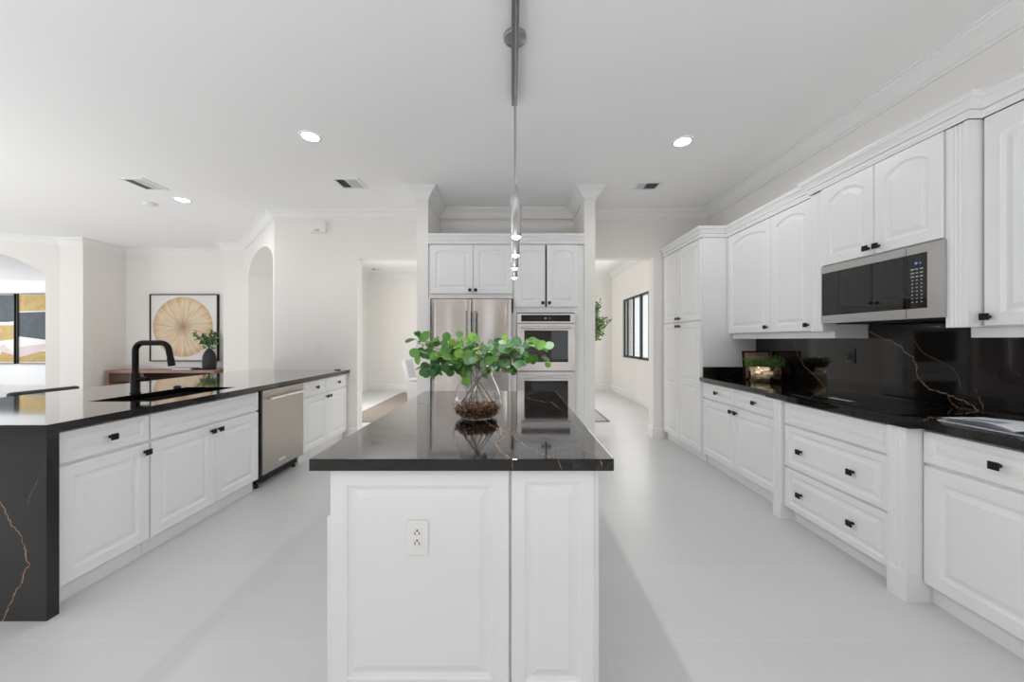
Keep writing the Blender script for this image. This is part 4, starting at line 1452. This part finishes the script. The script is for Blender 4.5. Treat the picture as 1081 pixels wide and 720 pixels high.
ar = framed('framed_artwork', 'framed print of a large tan disc above the console', 'artwork', -6.253, 6.87, 1.546, 1.30, 1.28)
cv = MB().box(-.633, .633, -.030, -.002, .017, 1.263).build('canvas', M_CANVAS, ar)
dm = MB(); n = 64
v = [(0, 0, 0)] + [(.572 * math.cos(2 * PI * i / n), 0, .572 * math.sin(2 * PI * i / n)) for i in range(n)]
dm.add(v, [(0, i + 1, (i + 1) % n + 1) for i in range(n)])
dm.build('disc_print', M_DISC, ar, loc=(-.022, -.0312, .655))

# two abstract panels in the den
for nm, lab, X0, polys in (
    ('abstract_painting', 'left abstract panel in slate, gold and white seen through the arch', -15.50,
     [(M_SLATE, [(0, .86), (.70, .86), (.70, 1.43), (0, 1.43)]), (M_OCHRE, [(0, .42), (.70, .50), (.70, .80), (0, .84)]),
      (M_CANVAS, [(0, .80), (.30, .92), (.42, .84), (.70, .88), (.70, .80), (0, .78)]), (M_LILAC, [(.05, .10), (.45, .40), (.70, .20), (.70, .02), (.05, .02)]),
      (M_OCHRE, [(.30, .02), (.70, .02), (.70, .16), (.42, .24)])]),
    ('abstract_painting', 'right abstract panel with gold top and slate band seen through the arch', -14.43,
     [(M_OCHRE, [(0, 1.08), (.70, 1.10), (.70, 1.43), (0, 1.43)]), (M_SLATE, [(0, .56), (.70, .47), (.70, 1.08), (0, 1.06)]),
      (M_OCHRE, [(0, .02), (.70, .02), (.70, .26), (.45, .24), (0, .12)]), (M_LILAC, [(0, .12), (.20, .18), (.45, .24), (.70, .34), (.70, .42), (0, .34)])])):
    r = framed(nm, lab, 'painting', X0 + .5, 10.5, 1.643, 1.0, 2.055, .06, .018)
    r['group'] = 'abstract paintings in the den'
    cm = MB().box(-.4815, .4815, -.030, -.002, .0185, 2.0365)
    mats = [M_CANVAS]
    for i, (m_, poly) in enumerate(polys):
        if m_ not in mats: mats.append(m_)
        cm.mi = mats.index(m_)
        cm.add([(x * 1.37 - .48, -.0304 - i * .0002, z * 1.395 + .022) for x, z in poly], [list(range(len(poly)))])
    cm.build('canvas', mats, r)

# ================================================================== dining room
rg = thing('area_rug', 'brown woven rug on the dining floor seen through the left opening', 'rug', (-2.2, 7.3, 0))
MB().bbox(-.52, 1.0, -1.6, 1.6, .0005, .012, .003).build('rug_field', M_RUGB, rg)
rg = thing('area_rug', 'pale grey rug with dark edge seen through the right opening', 'rug', (1.0, 6.45, 0))
MB().bbox(-.60, .545, -.69, .69, .0005, .010, .002).build('rug_field', M_RUGG, rg)
rb = MB(); rb.slab([-.63, -.6, .545, .575], [-.72, -.69, .69, .72], .0005, .011, lambda i, j: i == 1 and j == 1); rb.build('rug_border', M_RUGE, rg)

dc = thing('dining_chair', 'pale grey upholstered dining chair beyond the left opening', 'chair', (-1.88, 7.5, .012))
poly = [(-.26, -.24), (.26, -.24), (.26, .24), (-.26, .24)]
v = [(-.22, -.23, .0), (.26, -.23, 0), (.26, .23, 0), (-.22, .23, 0), (-.26, -.25, .46), (.27, -.25, .46), (.27, .25, .46), (-.26, .25, .46)]
MB().add(v, [(3, 2, 1, 0), (4, 5, 6, 7), (0, 1, 5, 4), (1, 2, 6, 5), (2, 3, 7, 6), (3, 0, 4, 7)]).build('skirt', M_FABRIC, dc)
MB().bbox(-.24, .28, -.255, .255, .461, .53, .025).build('seat', M_FABRIC, dc)
v = [(-.26, -.255, .461), (-.17, -.255, .461), (-.17, .255, .461), (-.26, .255, .461), (-.345, -.265, .88), (-.27, -.265, .89), (-.27, .265, .89), (-.345, .265, .88)]
MB().add(v, [(3, 2, 1, 0), (4, 5, 6, 7), (0, 1, 5, 4), (1, 2, 6, 5), (2, 3, 7, 6), (3, 0, 4, 7)]).build('backrest', M_FABRIC, dc)

# tall leafy tree beyond the right opening
tp = thing('potted_tree', 'tall leafy indoor tree seen beyond the right opening', 'plant', (1.60, 7.6, 0))
MB().lathe([(.001, 0), (.11, 0), (.12, .02), (.15, .34), (.147, .36), (.135, .36), (.13, .32)], 28).build('pot', M_POT, tp)
MB().lathe([(.001, .322), (.134, .32)], 24).build('soil', M_SOIL, tp)
tk = MB().tube([(0, 0, .32), (.02, .01, .9), (-.01, 0, 1.4), (.02, 0, 1.75)], [.022, .019, .015, .010], 10)
tl = MB()
for i in range(34):
    a = random.uniform(0, 2 * PI)
    b = Vector((0, 0, random.uniform(1.35, 1.75)))
    R = random.uniform(.2, .50)
    tip = b + Vector((math.cos(a) * R, math.sin(a) * R * .8, random.uniform(.0, .30)))
    if R < .3: tip.z = random.uniform(1.9, 2.2)
    tk.tube([b, b.lerp(tip, .5) + Vector((0, 0, .05)), tip], [.007, .005, .002], 6, False)
    for q in range(34):
        c = b.lerp(tip, random.uniform(.35, 1.02)) + rv(.07)
        g = Vector(random.choice([(.05, .11, .03), (.09, .17, .045), (.17, .25, .08), (.03, .07, .02)])) * random.uniform(.8, 1.2)
        leaf(tl, c, rv() + Vector((0, -.4, .5)), (tip - b).normalized() + rv(.9), random.uniform(.07, .12), .04, tuple(g), .12, 6, .6)
tk.build('trunk', M_STEM, tp); tl.build('foliage', M_LEAF, tp)
